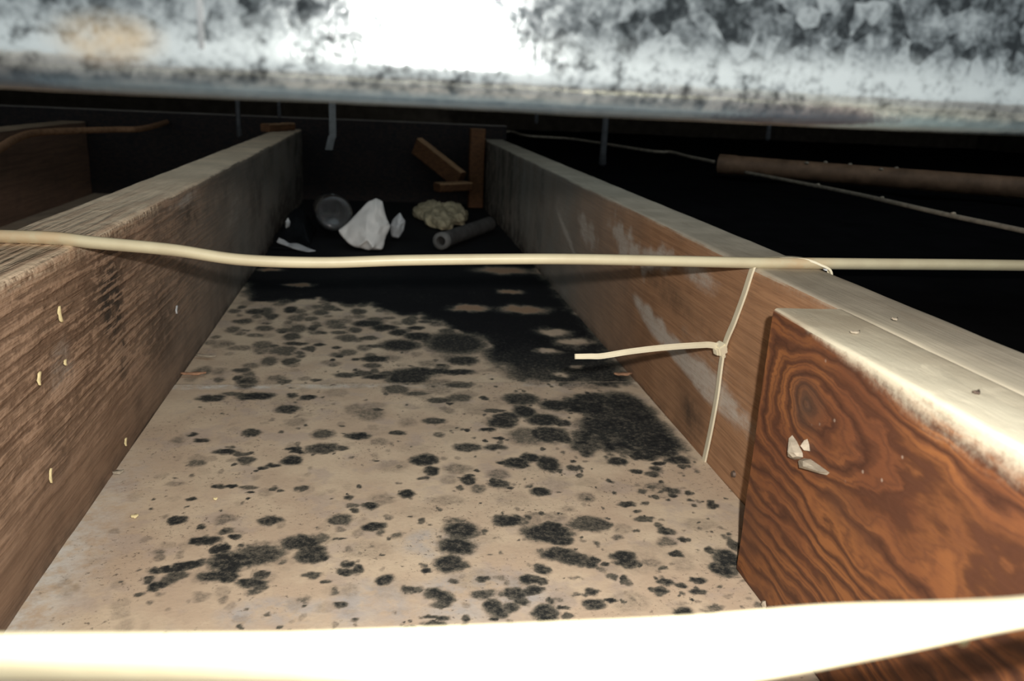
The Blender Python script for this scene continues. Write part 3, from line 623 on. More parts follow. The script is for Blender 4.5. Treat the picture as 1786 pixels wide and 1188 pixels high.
def ell(Y, Z, cy_, cz, a, b, rot=0.0, seed=0, amp=.6):
    dy, dz_ = Y-cy_, Z-cz
    c, s = math.cos(rot), math.sin(rot)
    u, v = (dy*c+dz_*s)/a, (-dy*s+dz_*c)/b
    r = np.hypot(u, v) + amp*(fbm(Y*60+seed, Z*60, 70+seed)-.5)
    return np.clip((1.25-r)/.8, 0, 1)

def left_fields(X, Y, Z):
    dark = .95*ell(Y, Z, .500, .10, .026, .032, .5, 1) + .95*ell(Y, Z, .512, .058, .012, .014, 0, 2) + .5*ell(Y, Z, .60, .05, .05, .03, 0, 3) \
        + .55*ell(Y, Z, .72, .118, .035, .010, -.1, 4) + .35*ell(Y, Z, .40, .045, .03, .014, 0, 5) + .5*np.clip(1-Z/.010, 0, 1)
    pale = .55*ell(Y, Z, .42, .082, .03, .025, .4, 6) + .75*ell(Y, Z, .70, .131, .06, .007, 0, 7) + .5*ell(Y, Z, .93, .09, .08, .025, .2, 8) + .35*ell(Y, Z, .36, .125, .08, .02, 0, 9)
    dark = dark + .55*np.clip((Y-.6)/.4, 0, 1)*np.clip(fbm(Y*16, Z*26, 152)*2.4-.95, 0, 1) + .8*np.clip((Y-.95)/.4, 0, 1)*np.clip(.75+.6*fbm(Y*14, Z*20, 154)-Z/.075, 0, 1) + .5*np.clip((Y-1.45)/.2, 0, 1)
    gray = np.clip((Y-.5)/.45, 0, 1)  # greyer with distance, the dim far light partly put into the colour
    edge = np.clip(1-(HL-Z)/.010, 0, 1)*(Y < .62)*.9 + .5*np.clip(1-(HL-Z)/.006, 0, 1)
    ridge = np.clip(1.2-(Y-.45)/.35, 0.1, 1)*np.clip((Z-.012)/.05, .12, 1)
    return dict(dark=np.clip(dark, 0, 1), smear=np.clip(pale, 0, 1), gray=gray, edge=edge, ridge=ridge, cream=0*X)

def right_fields(X, Y, Z):
    sm = .95*ell(Y, Z, .585, .056, .09, .010, .12, 11) + .8*ell(Y, Z, .47, .047, .08, .012, .05, 12) + .45*ell(Y, Z, .50, .066, .10, .020, .05, 13) \
        + .95*ell(Y, Z, .617, .106, .06, .016, -.15, 14, 1.3) + .95*ell(Y, Z, .71, .108, .055, .018, .15, 15, 1.3) + .8*ell(Y, Z, .84, .095, .07, .016, .2, 16, 1.3) \
        + .8*ell(Y, Z, .52, .114, .045, .013, 0, 17) + .5*ell(Y, Z, .95, .09, .08, .02, .4, 18) + .5*ell(Y, Z, .88, .06, .12, .006, .3, 19) + .4*ell(Y, Z, 1.2, .07, .15, .03, .2, 20)
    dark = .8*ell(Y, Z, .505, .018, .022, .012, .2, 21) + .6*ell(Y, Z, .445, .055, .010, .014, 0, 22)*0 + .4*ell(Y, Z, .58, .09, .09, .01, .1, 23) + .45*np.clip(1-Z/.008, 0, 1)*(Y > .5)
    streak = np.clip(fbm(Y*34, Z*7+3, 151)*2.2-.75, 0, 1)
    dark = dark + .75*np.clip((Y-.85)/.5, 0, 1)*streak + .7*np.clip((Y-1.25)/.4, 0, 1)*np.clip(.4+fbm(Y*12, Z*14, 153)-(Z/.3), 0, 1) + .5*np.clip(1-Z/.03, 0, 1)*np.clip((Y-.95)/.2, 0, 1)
    gray = np.clip((Y-.62)/.30, 0, 1)  # far wood greyed, the grey lightened to make up for dim light
    edge = .4*np.clip(1-(HR-Z)/.004, 0, 1)
    cream = np.clip((.36-Y)/.05+.6*(fbm(X*90, Y*40, 91)-.5), 0, 1)*np.clip((.235-X)/.02, 0, 1)
    return dict(dark=np.clip(dark, 0, 1), smear=np.clip(sm, 0, 1), gray=gray, edge=edge, ridge=0*X, cream=cream*.6)

def plain_fields(X, Y, Z):
    return dict(dark=0*X, smear=0*X, gray=.4+0*X, edge=0*X, ridge=0*X, cream=0*X)

ysJ = np.concatenate([np.linspace(Y0, .28, 30)[:-1], np.arange(.28, .8, .0032), np.arange(.8, Y1-.004, .008), [Y1-.004]])
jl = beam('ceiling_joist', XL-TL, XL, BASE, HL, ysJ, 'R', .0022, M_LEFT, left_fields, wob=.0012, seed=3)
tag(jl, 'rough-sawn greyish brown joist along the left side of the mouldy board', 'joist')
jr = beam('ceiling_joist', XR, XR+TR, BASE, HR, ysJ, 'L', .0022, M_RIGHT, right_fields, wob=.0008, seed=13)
tag(jr, 'brown joist with white smears along the right side, wrapped by the cable tie', 'joist')
jn = beam('ceiling_joist', -.606, -.562, BASE, .138, np.linspace(.4, 1.757, 60), 'R', .01, M_OLD, plain_fields, seed=23)
tag(jn, 'dim dark brown joist in the shadows at far left, under the brown cable', 'joist')

# the short board against the right joist, with its knot
KY, KZ = .303, .1055
def sis_fields(X, Y, Z):
    du = KY-Y
    k = np.where(du > 0, .52/(1+np.abs(du)/.055), .75)
    dz_ = Z-KZ + .012*np.clip(du/.15, 0, 1.3)**1.3 + .003*(fbm(Y*40, Z*50, 81)-.5)*2
    g = np.sqrt(dz_**2*np.where(dz_ > 0, 1.3, .85) + (k*du*np.exp(-(dz_/.034)**2))**2)
    ph = (np.maximum(g, 1e-5)/.0036)**.82 + 2.2*(fbm(Y*22, Z*50, 82)-.5)
    knot = np.clip(1.2-np.hypot(du/.014, (Z-KZ)/.012)-.4*(fbm(Y*150, Z*150, 83)-.5), 0, 1)
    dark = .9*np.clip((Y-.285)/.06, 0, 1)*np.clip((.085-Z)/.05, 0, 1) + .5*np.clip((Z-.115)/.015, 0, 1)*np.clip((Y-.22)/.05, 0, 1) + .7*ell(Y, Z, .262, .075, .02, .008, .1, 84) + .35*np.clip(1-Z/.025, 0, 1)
    e = .0135*np.clip((.33-Y)/.10, .10, 1)
    edge = np.clip(1.1-(.1369-Z)/e, 0, 1)
    cream = np.clip((.325-Y)/.05, 0, 1)*np.clip(1.25-((X-XS)/.034)-.9*(fbm(X*80, Y*30, 92)-.5), 0, 1)
    return dict(grain=ph, knot=knot, dark=np.clip(dark, 0, 1), edge=edge, cream=np.clip(cream*1.2, 0, 1))
ysS = np.concatenate([np.linspace(-.15, .08, 10)[:-1], np.arange(.08, .3425, .0013), [.3427]])
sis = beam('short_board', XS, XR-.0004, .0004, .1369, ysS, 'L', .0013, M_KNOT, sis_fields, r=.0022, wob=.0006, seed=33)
tag(sis, 'short orange-brown board with knot and wavy grain nailed against the right joist', 'board')

# torn splinters standing off the knot
def shard(name, pts, thick, mat, parent=None, out=(-1, 0, 0), label=None):
    """chip: outline points with a raised ridge along the middle"""
    P = np.array(pts, float); c = P.mean(0); o_ = np.array(out, float)
    n = len(P); V = []; Fc = []
    for p in P: V.append(p)
    for i, p in enumerate(P): V.append(c+(p-c)*.8+o_*thick*(.6+.5*((i*37) % 5)/5))
    V.append(c+o_*thick*1.3); V.append(c-o_*.0006)
    for i in range(n):
        j = (i+1) % n
        Fc += [(i, j, n+j, n+i), (n+i, n+j, 2*n), (j, i, 2*n+1)]
    ob = mesh_obj(name, V, Fc, mat, parent, smooth=False)
    if label: ob['label'] = label
    return ob
shard('splinter', [(XS,.3098,.0885),(XS,.3055,.0875),(XS,.2995,.0848),(XS,.2985,.0832),(XS,.3005,.0815),(XS,.3047,.0792),(XS,.3065,.0795)], .0035, M_CHIP, sis, label='pale torn upright splinter')
shard('splinter', [(XS,.3002,.0812),(XS,.2975,.0832),(XS,.2925,.0850),(XS,.2850,.0856),(XS,.2775,.0861),(XS,.2790,.0843),(XS,.2860,.0825),(XS,.2950,.0800)], .0038, M_CHIP, sis, label='pale torn long splinter')
shard('splinter', [(XS,.2974,.0920),(XS,.2955,.0905),(XS,.2940,.0880),(XS,.2965,.0876),(XS,.2978,.0893)], .0026, M_CHIP, sis, label='small grey splinter')
shard('paint_fleck', [(XS-.0001,.3135,.0010),(XS-.0001,.3125,.0040),(XS-.0001,.3105,.0050),(XS-.0001,.3092,.0030),(XS-.0001,.3098,.0008)], .0012, M_CHIP, sis, label='white fleck at the bottom corner')
# nail head in the right joist
bmn = bmesh.new(); bmesh.ops.create_cone(bmn, cap_ends=True, segments=14, radius1=.0022, radius2=.0017, depth=.0016, matrix=Matrix.Translation((XR-.0009, .4299, .0110)) @ Matrix.Rotation(-math.pi/2, 4, 'Y'))
bm_obj('nail_head', bmn, M_NAIL, jr)

# cross board that closes the bay, and timber scraps in front of it
def board(name, p0, p1, w, h, mat, label=None, cat=None, bev=.002, upv=(0, 0, 1), seed=0, parent=None):
    pts = np.linspace(p0, p1, 14)
    pts[1:-1, 2] += .0008*(np.random.default_rng(seed).random(12)-.5)
    pr = np.array([(-w/2+bev, -h/2), (w/2-bev, -h/2), (w/2, -h/2+bev), (w/2, h/2-bev), (w/2-bev, h/2), (-w/2+bev, h/2), (-w/2, h/2-bev), (-w/2, -h/2+bev)])
    V, Fc = sweep(pts, lambda i, t: pr, upv)
    o = mesh_obj(name, V, Fc, mat, parent, smooth=False)
    if label: tag(o, label, cat)
    return o
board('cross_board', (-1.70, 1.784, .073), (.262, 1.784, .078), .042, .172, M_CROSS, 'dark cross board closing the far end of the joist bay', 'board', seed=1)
board('wood_post', (.1935, 1.70, .002), (.1935, 1.70, .158), .030, .030, M_ORANGE, 'orange-brown upright post in the far right corner of the bay', 'post', upv=(0, 1, 0), seed=2)
board('wood_offcut', (.075, 1.735, .118), (.158, 1.645, .060), .016, .036, M_ORANGE, 'orange wood offcut slanting down to the corner post', 'offcut', seed=3)
board('wood_offcut', (.108, 1.60, .050), (.172, 1.625, .052), .03, .016, M_ORANGE, 'small orange block wedged low beside the corner post', 'offcut', seed=4)
board('wood_offcut', (-.206, 1.60, .1475), (-.170, 1.70, .1475), .018, .014, M_ORANGE, 'little orange scrap lying on the far end of the left joist', 'offcut', seed=5)

# ------------------------------------------------------------------ duct
duct = empty('sheet_metal_duct', (.05, .33, .2205))
tag(duct, 'galvanised sheet metal duct crossing above the joists, blotchy with white oxide', 'duct')
r_ = .0085; ZB, ZT, YF, YB = .2205, .46, .18, .50
prof = []
zf = np.concatenate([np.linspace(ZT-.02, .30, 8), np.arange(.296, ZB+r_, -.0012)])
for z in zf: prof.append((YF, z))
for a in np.linspace(0, math.pi/2, 12): prof.append((YF+r_-r_*math.cos(a), ZB+r_-r_*math.sin(a)))
for y in np.linspace(YF+r_+.01, YB-r_, 10): prof.append((y, ZB))
for a in np.linspace(0, math.pi/2, 6)[1:]: prof.append((YB-r_+r_*math.sin(a), ZB+r_-r_*math.cos(a)))
prof += [(YB, ZT-.02), (YB-.01, ZT), (YF+.01, ZT)]
prof = np.array(prof); k = len(prof)
xd = np.concatenate([np.linspace(-1.1, -.12, 14)[:-1], np.arange(-.12, .20, .0025), np.linspace(.20, 1.3, 16)])
PX, PY = np.meshgrid(xd, prof[:, 0], indexing='ij'); _, PZ = np.meshgrid(xd, prof[:, 1], indexing='ij')
dent = .0010*(fbm(PX*18, PZ*20+PY*20, 101)-.5)+.0003*(fbm(PX*90, PZ*110+PY*60, 102)-.5)
PYd = PY + np.where(PZ > ZB+.001, dent, 0); PZd = PZ + np.where(PY > YF+.002, dent*.6, 0)
V = np.stack([PX, PYd, PZd], 2).reshape(-1, 3)
idx = np.arange(V.shape[0]).reshape(PX.shape); nxt = np.roll(idx, -1, 1)
Fc = np.stack([idx[:-1], idx[1:], nxt[1:], nxt[:-1]], 2).reshape(-1, 4).tolist()
ox = np.clip(1.25-np.abs(PZ-(ZB+.0095))/.0062, 0, 1)*(PY < YF+.004)
ox = np.clip(ox*(.7+.6*fbm(PX*60, PZ*60, 103)), 0, 1)
# white bloom drifting over the right of the face
ru = np.clip(1.2-np.hypot((PX+.052)/.010, (PZ-.231)/.005), 0, 1)*(PY < YF+.003)
body = mesh_obj('body', V, Fc, M_GALV, duct, attrs=dict(lip_shade=(np.clip(1.0-(PZ-(ZB+.0022))/.0022, 0, 1)).reshape(-1), oxide=ox.reshape(-1), rust=ru.reshape(-1)))
# lapped seam and a stiffening bead
seam_bm = box_bm(-.0352, -.0342, YF-.0004, YF+.0010, ZB+r_+.001, ZT-.03)
bm_obj('lap_seam', seam_bm, M_SEAM, duct)
bm_obj('drive_cleat', box_bm(.42, .455, YF-.003, YF+.002, ZB+.004, ZT-.03, .001), M_GALV, duct)

# ------------------------------------------------------------------ cables
def cable(name, pts, prof, label, cat, mat, dirt=None, n=14, upv=(0, 0, 1)):
    path = catmull(pts, n)
    V, Fc = sweep(path, prof, upv)
    k = (len(V))//len(path)
    at = None
    if dirt: at = dict(dirt=np.repeat(np.array([dirt(p) for p in path]), k))
    o = mesh_obj(name, V, Fc, mat, attrs=at)
    if label: tag(o, label, cat)
    return o
MID = [(-.42,.462,.1445),(-.30,.455,.144),(-.1897,.4498,.1438),(-.1624,.4490,.1434),(-.1446,.4485,.1417),(-.1067,.4474,.1389),(-.0723,.4464,.1345),(-.0309,.4453,.1339),(.0116,.4441,.1361),(.0614,.4428,.1379),(.1062,.4417,.1389),(.1723,.4401,.1391),(.2133,.4391,.1391),(.2411,.4384,.1395),(.2764,.4376,.1399),(.3816,.4353,.1412),(.60,.43,.1425)]
cable('electrical_cable', MID, lambda i, t: oval(.0041, .0030, 20, .45+.2*math.sin(9*t), 2.3),
      'cream flat electrical cable sagging across the bay from joist to joist', 'cable', M_CABLE,
      dirt=lambda p: max(0, min(1, (-.150-p[0])/.012))*.8 + max(0, 1-abs(p[0]-.238)/.026)*.9)
BOT = [(-.26,.125,.1470),(-.15,.116,.1455),(-.0529,.1089,.1443),(-.0132,.1052,.1443),(.0200,.1023,.1444),(.0490,.1010,.1446),(.0759,.1032,.1448),(.1071,.1054,.1450),(.17,.110,.1445),(.28,.118,.1435)]
VA = math.atan2(.080, .106)           # how steeply the cable is looked down on
def bprof(i, t):
    ph = np.interp(t, [0, .222, .333, .444, .555, .667, .778, 1.0], [-66, -66, -62, -36, 0, 44, 84, 95])
    return oval(.0051, .0024, 28, math.pi/2+VA+math.radians(ph), 2.6)
fc = cable('electrical_cable', BOT, bprof, 'thick cream cable right in the foreground, glaring white in the flash', 'cable', M_CABLE, dirt=lambda p: 0)
drop = bmesh.new(); bmesh.ops.create_icosphere(drop, subdivisions=3, radius=.0013)
for v in drop.verts: v.co = Vector((v.co.x*.8, v.co.y*.8, v.co.z*1.15)) + Vector((.0990, .1078, .1385))
bm_obj('glue_drop', drop, M_FLAKE, fc, smooth=True)['label'] = 'pale drop hanging under the cable'
drop = bmesh.new(); bmesh.ops.create_icosphere(drop, subdivisions=3, radius=.0016)
for v in drop.verts: v.co = Vector((v.co.x*1.3, v.co.y*.9, v.co.z*.7)) + Vector((.1003, .1068, .1411))
bm_obj('glue_drop', drop, M_FLAKE, fc, smooth=True)['label'] = 'pale lump under the cable'

# cable tie: strap round the joist and over the cable, head, free tail
tie = empty('cable_tie', (.2115, .47, 0))
tag(tie, 'white nylon cable tie strapped round the right joist, its tail sticking out', 'cable tie')
def ribbon(name, pts, w, th, side, n=10, taper=None):
    path = catmull(pts, n); m = len(path); V = []
    for i in range(m):
        t = path[min(i+1, m-1)]-path[max(i-1, 0)]; t /= np.linalg.norm(t)
        s = np.array(side(i/(m-1)), float); s -= t*(s@t); s /= np.linalg.norm(s)
        u = np.cross(s, t)
        ww = w*(taper(i/(m-1)) if taper else 1)
        for a, b in ((-.5, -.5), (-.3, -.5), (.3, -.5), (.5, -.5), (.5, .5), (.3, .5), (.25, .3), (-.25, .3), (-.3, .5), (-.5, .5)):
            V.append(path[i]+s*a*ww+u*b*th)
    Fc = []
    for i in range(m-1):
        for j in range(10):
            a = i*10+j; b = i*10+(j+1) % 10
            Fc.append((a, b, b+10, a+10))
    Fc += [tuple(range(10))[::-1], tuple(range((m-1)*10, m*10))]
    return sharp(mesh_obj(name, V, Fc, M_TIE, tie))
SX = XR-.0012
ribbon('strap', [(SX,.4735,-.004),(SX,.4725,.0029),(SX,.4688,.0235),(SX-.0004,.4650,.0486),(SX-.001,.4625,.0798),(SX-.0006,.4532,.1007),(SX,.4462,.1184),(SX,.4405,.1335),(.2122,.4390,.1385),(.2160,.4385,.1412),(.2240,.4392,.1420),(.2330,.4395,.1424),(.2420,.4375,.1420),(.2490,.4350,.1398),(.2548,.4330,.1368),(.2560,.4325,.1300),(.2560,.4325,.1190)],
       .0044, .0012, lambda t: (0, 1, 0))
ribbon('tail', [(.2085,.4628,.0812),(.2000,.4600,.0836),(.1920,.4570,.0844),(.1666,.4470,.0860),(.1425,.4370,.0867),(.1238,.4300,.0862),(.1160,.4275,.0868),(.1070,.4250,.0875)],
       .0040, .0012, lambda t: (0, .35, 1), taper=lambda t: 1-.28*t)
hb = box_bm(-.0036, .0030, -.0036, .0036, -.0036, .0036, .0010)
hm = Matrix.Translation((.2083, .4625, .0806)) @ Matrix.Rotation(-.45, 4, 'Y') @ Matrix.Rotation(.3, 4, 'Z') @ Matrix.Rotation(.25, 4, 'X')
for v in hb.verts: v.co = hm @ v.co
hd = bm_obj('head', hb, M_TIE, tie)
hb = box_bm(-.0046, -.0032, -.0022, .0022, -.0026, .0026, .0006)
for v in hb.verts: v.co = hm @ v.co
bm_obj('collar', hb, M_TIE, tie)
hb = box_bm(-.0016, .0010, -.0030, -.0004, -.0064, -.0034, .0006)
for v in hb.verts: v.co = hm @ v.co
bm_obj('locking_tab', hb, M_TIE, tie)

# old brown cable at the left, thin wires and pipe at the right
rnd = lambda r, n=10: (lambda i, t: oval(r*(1+.12*math.sin(i*1.7)), r, n))
LC = [(-.36,.80,.1430),(-.4111,1.0025,.1430),(-.4499,1.1405,.1430),(-.4764,1.2763,.1430),(-.4531,1.3651,.1430),(-.4167,1.4364,.1430),(-.3905,1.5025,.1430),(-.4220,1.8433,.1430),(-.4638,2.20,.1440)]
cable('old_cable', LC, rnd(.0048), 'dim brown cable looping over the shadowed bay on the left', 'cable', M_BROWNC)
pp = catmull([(.5407,1.2909,.1350),(.65,1.212,.1345),(.77,1.125,.1345),(1.05,.924,.1350)], 10)
pipe = empty('pipe', (.5407, 1.2909, .119)); tag(pipe, 'dusty brown pipe with an open end lying in the dark right bay', 'pipe')
V, Fc = sweep(pp, lambda i, t: oval(.0150, .0150, 24), cap=False)
V2, F2 = sweep(pp, lambda i, t: oval(.0125, .0125, 24), cap=False)
nV = len(V); n_ = len(pp)
Fc = Fc + [tuple(nV+q for q in f[::-1]) for f in F2]
for j in range(24):
    j2 = (j+1) % 24
    Fc += [(j, nV+j, nV+j2, j2), ((n_-1)*24+j2, nV+(n_-1)*24+j2, nV+(n_-1)*24+j, (n_-1)*24+j)]
mesh_obj('tube', np.concatenate([V, V2]), Fc, M_PIPE, pipe)
V, Fc = sweep(pp[:3]+np.array([-.0003, .0002, 0]), lambda i, t: oval(.0158, .0158, 24), cap=False)
mesh_obj('end_collar', V, Fc, M_PIPE, pipe)
thin = cable('thin_cable', [(.5600,1.2335,.1275),(.5729,1.1080,.1275),(.5820,.9468,.1278),(.5799,.7809,.1275),(.5844,.6766,.1275),(.59,.45,.127)], rnd(.0026, 8), 'thin dusty cable running below the brown pipe in the dark', 'cable', M_DUSTYW)
cable('thin_wire', [(.2514,1.9481,.1400),(.3084,2.0112,.1425),(.3275,1.8824,.1400),(.4227,1.8367,.1390),(.4894,1.5083,.1390),(.5247,1.4826,.1395),(.5214,1.3845,.1390),(.5306,1.2900,.1380)], rnd(.0028, 8), 'faint lumpy wire running from the pipe end to the far corner', 'wire', M_DUSTYW)

def lump(name, p, r, parent, mat):
    q = bmesh.new(); bmesh.ops.create_icosphere(q, subdivisions=2, radius=r)
    for v in q.verts: v.co = Vector((v.co.x*1.3, v.co.y*1.1, v.co.z*.8)) + Vector(p) + Vector((math.sin(v.co.z*4e3), math.cos(v.co.x*3e3), 0))*r*.15
    return bm_obj(name, q, mat, parent, smooth=True)
for s_, dz_ in ((.34, .013), (.43, .0155), (.52, .015), (.60, .012), (.66, .0148)):
    c_ = pp[int(s_*(len(pp)-1))]; lump('dust_lump', (c_[0]-.006*(dz_ < .014), c_[1]-.008*(dz_ < .014), c_[2]+dz_), .0026, pipe, M_CHIP)
for c_ in ((.5770, 1.040, .1302), (.5822, .900, .1302), (.5806, .770, .1300)): lump('dust_lump', c_, .0022, thin, M_CHIP)

# rods hanging from the deck in the dark
def rod(x, y, z0, r, label):
    path = np.array([(x, y, z0), (x+.0005, y, z0+.004), (x, y, z0+.02), (x+.001, y, .50), (x, y, .92)])
    rad = [r*.6, r*1.15, r, r, r]
    V, Fc = sweep(path, lambda i, t: oval(rad[i], rad[i], 10), (0, 1, 0))
    tag(mesh_obj('hanger_rod', V, Fc, M_ROD), label, 'rod', 'metal rods hanging in the dark')
rod(.3487, 1.30, .1239, .0055, 'dull rod hanging in the dark just right of the right joist')
rod(.5733, 1.20, .1775, .0036, 'thin rod tip hanging above the end of the brown pipe')
rod(.2754, 1.50, .1785, .0032, 'short rod tip beside the far end of the right joist')
rod(-.2365, 1.50, .1343, .0042, 'thin brown rod standing beside the far end of the left joist')
rod(-.1804, 1.60, .1667, .0034, 'short rod tip over the far end of the left joist')
ms = empty('metal_strap', (-.0885, 1.68, .107)); tag(ms, 'pale metal strap hanging at the far end above the clear bottle', 'strap')
bm_obj('band', box_bm(-.0965, -.0835, 1.679, 1.681, .130, .92, .0006), M_STEEL, ms)
tw = box_bm(-.0990, -.0850, 1.676, 1.678, .107, .134, .0006)
for v in tw.verts: v.co.x += (v.co.z-.13)*.25
bm_obj('folded_end', tw, M_STEEL, ms)

# ------------------------------------------------------------------ rubbish at the far end
# crumpled paper
OUTL = [(-.0609,1.2187,.0252),(-.0432,1.2306,.0380),(-.0187,1.2537,.0633),(-.0061,1.2586,.0689),(.0049,1.2551,.0654),(.0107,1.2306,.0393),(.0165,1.2257,.0343),(.0082,1.2061,.0137),(.0049,1.1921,.0022),(-.0179,1.1900,.0022),(-.0342,1.1935,.0030),(-.0508,1.2075,.0139)]
INN = [(-.0181,1.2106,.0416),(-.0017,1.2051,.0312),(-.0179,1.1826,.0202),(-.0097,1.1750,.0095),(-.0301,1.2016,.0270),(-.0059,1.2285,.0543)]
def crumple(name, outl, inn, mat, back=.03, amp=.004, seed=0, sub=2):
    from mathutils.geometry import delaunay_2d_cdt
    pts2 = [Vector((p[0], p[2])) for p in outl+inn]
    n = len(outl)
    vs, es, fs, ov, oe, of = delaunay_2d_cdt(pts2, [(i, (i+1) % n) for i in range(n)], [], 1, 1e-6)
    al = outl+inn
    bm = bmesh.new()
    bv = []
    for i, v in enumerate(vs):
        src = ov[i][0]; bv.append(bm.verts.new(al[src]))
    for f in fs: 
        try: bm.faces.new([bv[i] for i in f])
        except ValueError: pass
    bmesh.ops.recalc_face_normals(bm, faces=bm.faces[:])
    bmesh.ops.subdivide_edges(bm, edges=bm.edges[:], cuts=2, use_grid_fill=True)
    rr = random.Random(seed)
    for v in bm.verts:
        if len(v.link_faces) > 2: v.co += Vector((rr.uniform(-.3, .3), rr.uniform(-1, 1), rr.uniform(-.3, .3)))*amp
    ext = bmesh.ops.extrude_face_region(bm, geom=bm.faces[:])
    for g in ext['geom']:
        if isinstance(g, bmesh.types.BMVert):
            g.co.y += back*(.35+.65*min(1, max(0, (.07-g.co.z)/.07)))
            g.co.z = max(.0022, g.co.z-.002)
    bmesh.ops.recalc_face_normals(bm, faces=bm.faces[:])
    o = bm_obj(name, bm, mat, smooth=True)
    s = o.modifiers.new('soft', 'SUBSURF'); s.levels = sub; s.render_levels = sub
    return o
tag(crumple('crumpled_paper', OUTL, INN, M_PAPER, .022, .0035, 4, 2), 'crumpled white paper standing among the rubbish at the far end', 'paper')
tag(crumple('plastic_scrap', [(.0155,1.280,.0258),(.0215,1.284,.036),(.0311,1.285,.0456),(.0391,1.280,.0326),(.0375,1.280,.0175),(.0288,1.277,.0050),(.0174,1.278,.0080)], [(.027,1.270,.025),(.031,1.273,.036)], M_SCRAP, .012, .002, 5, 2), 'small milky plastic scrap just right of the crumpled paper', 'scrap')

# clear bottle lying with its bottom towards us
bot = empty('plastic_bottle', (-.0678, 1.30, .012)); tag(bot, 'clear plastic bottle lying behind the white paper, its round base towards us', 'bottle')
def lathe_y(name, prof, c, mat, parent, tilt=(0, 0), n=40):
    V = []; Fc = []
    for (y, r) in prof:
        for j in range(n):
            a = 2*math.pi*j/n
            V.append((c[0]+r*math.cos(a)+tilt[0]*y, c[1]+y, c[2]+r*math.sin(a)+tilt[1]*y))
    k = len(prof)
    for i in range(k-1):
        for j in range(n):
            j2 = (j+1) % n
            Fc.append((i*n+j, i*n+j2, (i+1)*n+j2, (i+1)*n+j))
    return mesh_obj(name, V, Fc, mat, parent)
pr_o = [(.0065, .0015), (.0045, .010), (.0015, .0165), (0, .0205), (.0006, .0245), (.004, .0272), (.012, .0282), (.04, .0282), (.075, .0282), (.095, .0265), (.112, .019), (.122, .0125), (.140, .0122)]
pr_i = [(y+.0008 if q < 5 else y, max(.001, r-.0008)) for q, (y, r) in enumerate(pr_o)][::-1]
lathe_y('bottle_body', pr_o+pr_i, (-.0678, 1.275, .0415), M_CLEAR, bot, (-.12, -.05))
lathe_y('bottle_cap', [(.130, .001), (.130, .0142), (.133, .0146), (.146, .0146), (.148, .0135), (.148, .001)], (-.0678, 1.275, .0415), M_BLACK, bot, (-.12, -.05))

# black plastic film, heaped under the bottle
xs = np.linspace(-.1535, -.1005, 34); yb = np.linspace(1.19, 1.50, 60)
X, Y = np.meshgrid(xs, yb, indexing='ij')
h = .034*np.exp(-((X+.125)/.028)**2)*np.exp(-((Y-1.30)/.055)**2) + .015*np.exp(-((X+.07)/.03)**2)*np.exp(-((Y-1.34)/.06)**2) + .012*np.exp(-((X+.148)/.012)**2)*np.exp(-((Y-1.24)/.03)**2)
Z = .0030 + h*(.55+.9*fbm(X*55, Y*38, 121)) + .003*(fbm(X*120, Y*60, 122))
edgef = np.clip(np.minimum.reduce([(X-xs[0])/.02+.4, (xs[-1]-X)/.012, (Y-yb[0]-.05*vnoise(X*40, Y*0, 5))/.05, (yb[-1]-Y)/.05]), 0, 1)
Z = .0026+(Z-.0026)*edgef
V = np.stack([X, Y, Z], 2).reshape(-1, 3); idx = np.arange(X.size).reshape(X.shape)
Fc = np.stack([idx[:-1, :-1], idx[1:, :-1], idx[1:, 1:], idx[:-1, 1:]], 2).reshape(-1, 4).tolist()
bag = mesh_obj('plastic_bag', V, Fc, M_BLACK); tag(bag, 'black plastic bag heaped left of the bottle and paper', 'bag')
so = bag.modifiers.new('thick', 'SOLIDIFY'); so.thickness = .0006; so.offset = -1
# glint at the bag's left rim, shaped as a small pale piece
tag(crumple('bag_glint', [(-.1385,1.262,.020),(-.1330,1.264,.022),(-.1315,1.266,.030),(-.1345,1.266,.036),(-.1385,1.264,.030)], [(-.1350,1.258,.027)], M_SCRAP, .004, .0008, 6, 1), 'tiny pale piece standing in for a glint on the black bag by the left joist', 'scrap')
# white strip
tag(crumple('torn_strip', [(-.1468,1.2100,.008),(-.1427,1.2130,.0150),(-.1330,1.2074,.0115),(-.1274,1.205,.0080),(-.1155,1.200,.0095),(-.1000,1.185,.0060),(-.0865,1.170,.0040),(-.0986,1.165,.0025),(-.1161,1.180,.0035),(-.1300,1.195,.0052)], [(-.122,1.190,.0062)], M_SCRAP, .004, .0008, 7, 1), 'narrow whitish torn strip lying in front of the black bag', 'strip')
# pale fibrous clump
cl = bmesh.new(); bmesh.ops.create_icosphere(cl, subdivisions=5, radius=1)
CP = np.array([v.co for v in cl.verts])
nn = fbm(CP[:, 0]*3+9+CP[:, 2], CP[:, 1]*3+9-CP[:, 2], 131, 4)
ang = np.arctan2(CP[:, 1], CP[:, 0]); lob = 1+.16*np.sin(ang*3+.7)+.08*np.sin(ang*7)
for i, v in enumerate(cl.verts):
    s = (.72+.55*nn[i])*lob[i]
    z = CP[i, 2]*.020*s
    if CP[i, 2] > 0: z += .010*(fbm(np.array([CP[i, 0]*7+40]), np.array([CP[i, 1]*7+40]), 140)[0]-.4)
    v.co = Vector((.1120+CP[i, 0]*.046*s, 1.50+CP[i, 1]*.105*s, max(.0024, .010+z)))
tag(bm_obj('fibre_clump', cl, M_CLUMP, smooth=True), 'pale yellowish matted clump lying right of the crumpled paper', 'clump')
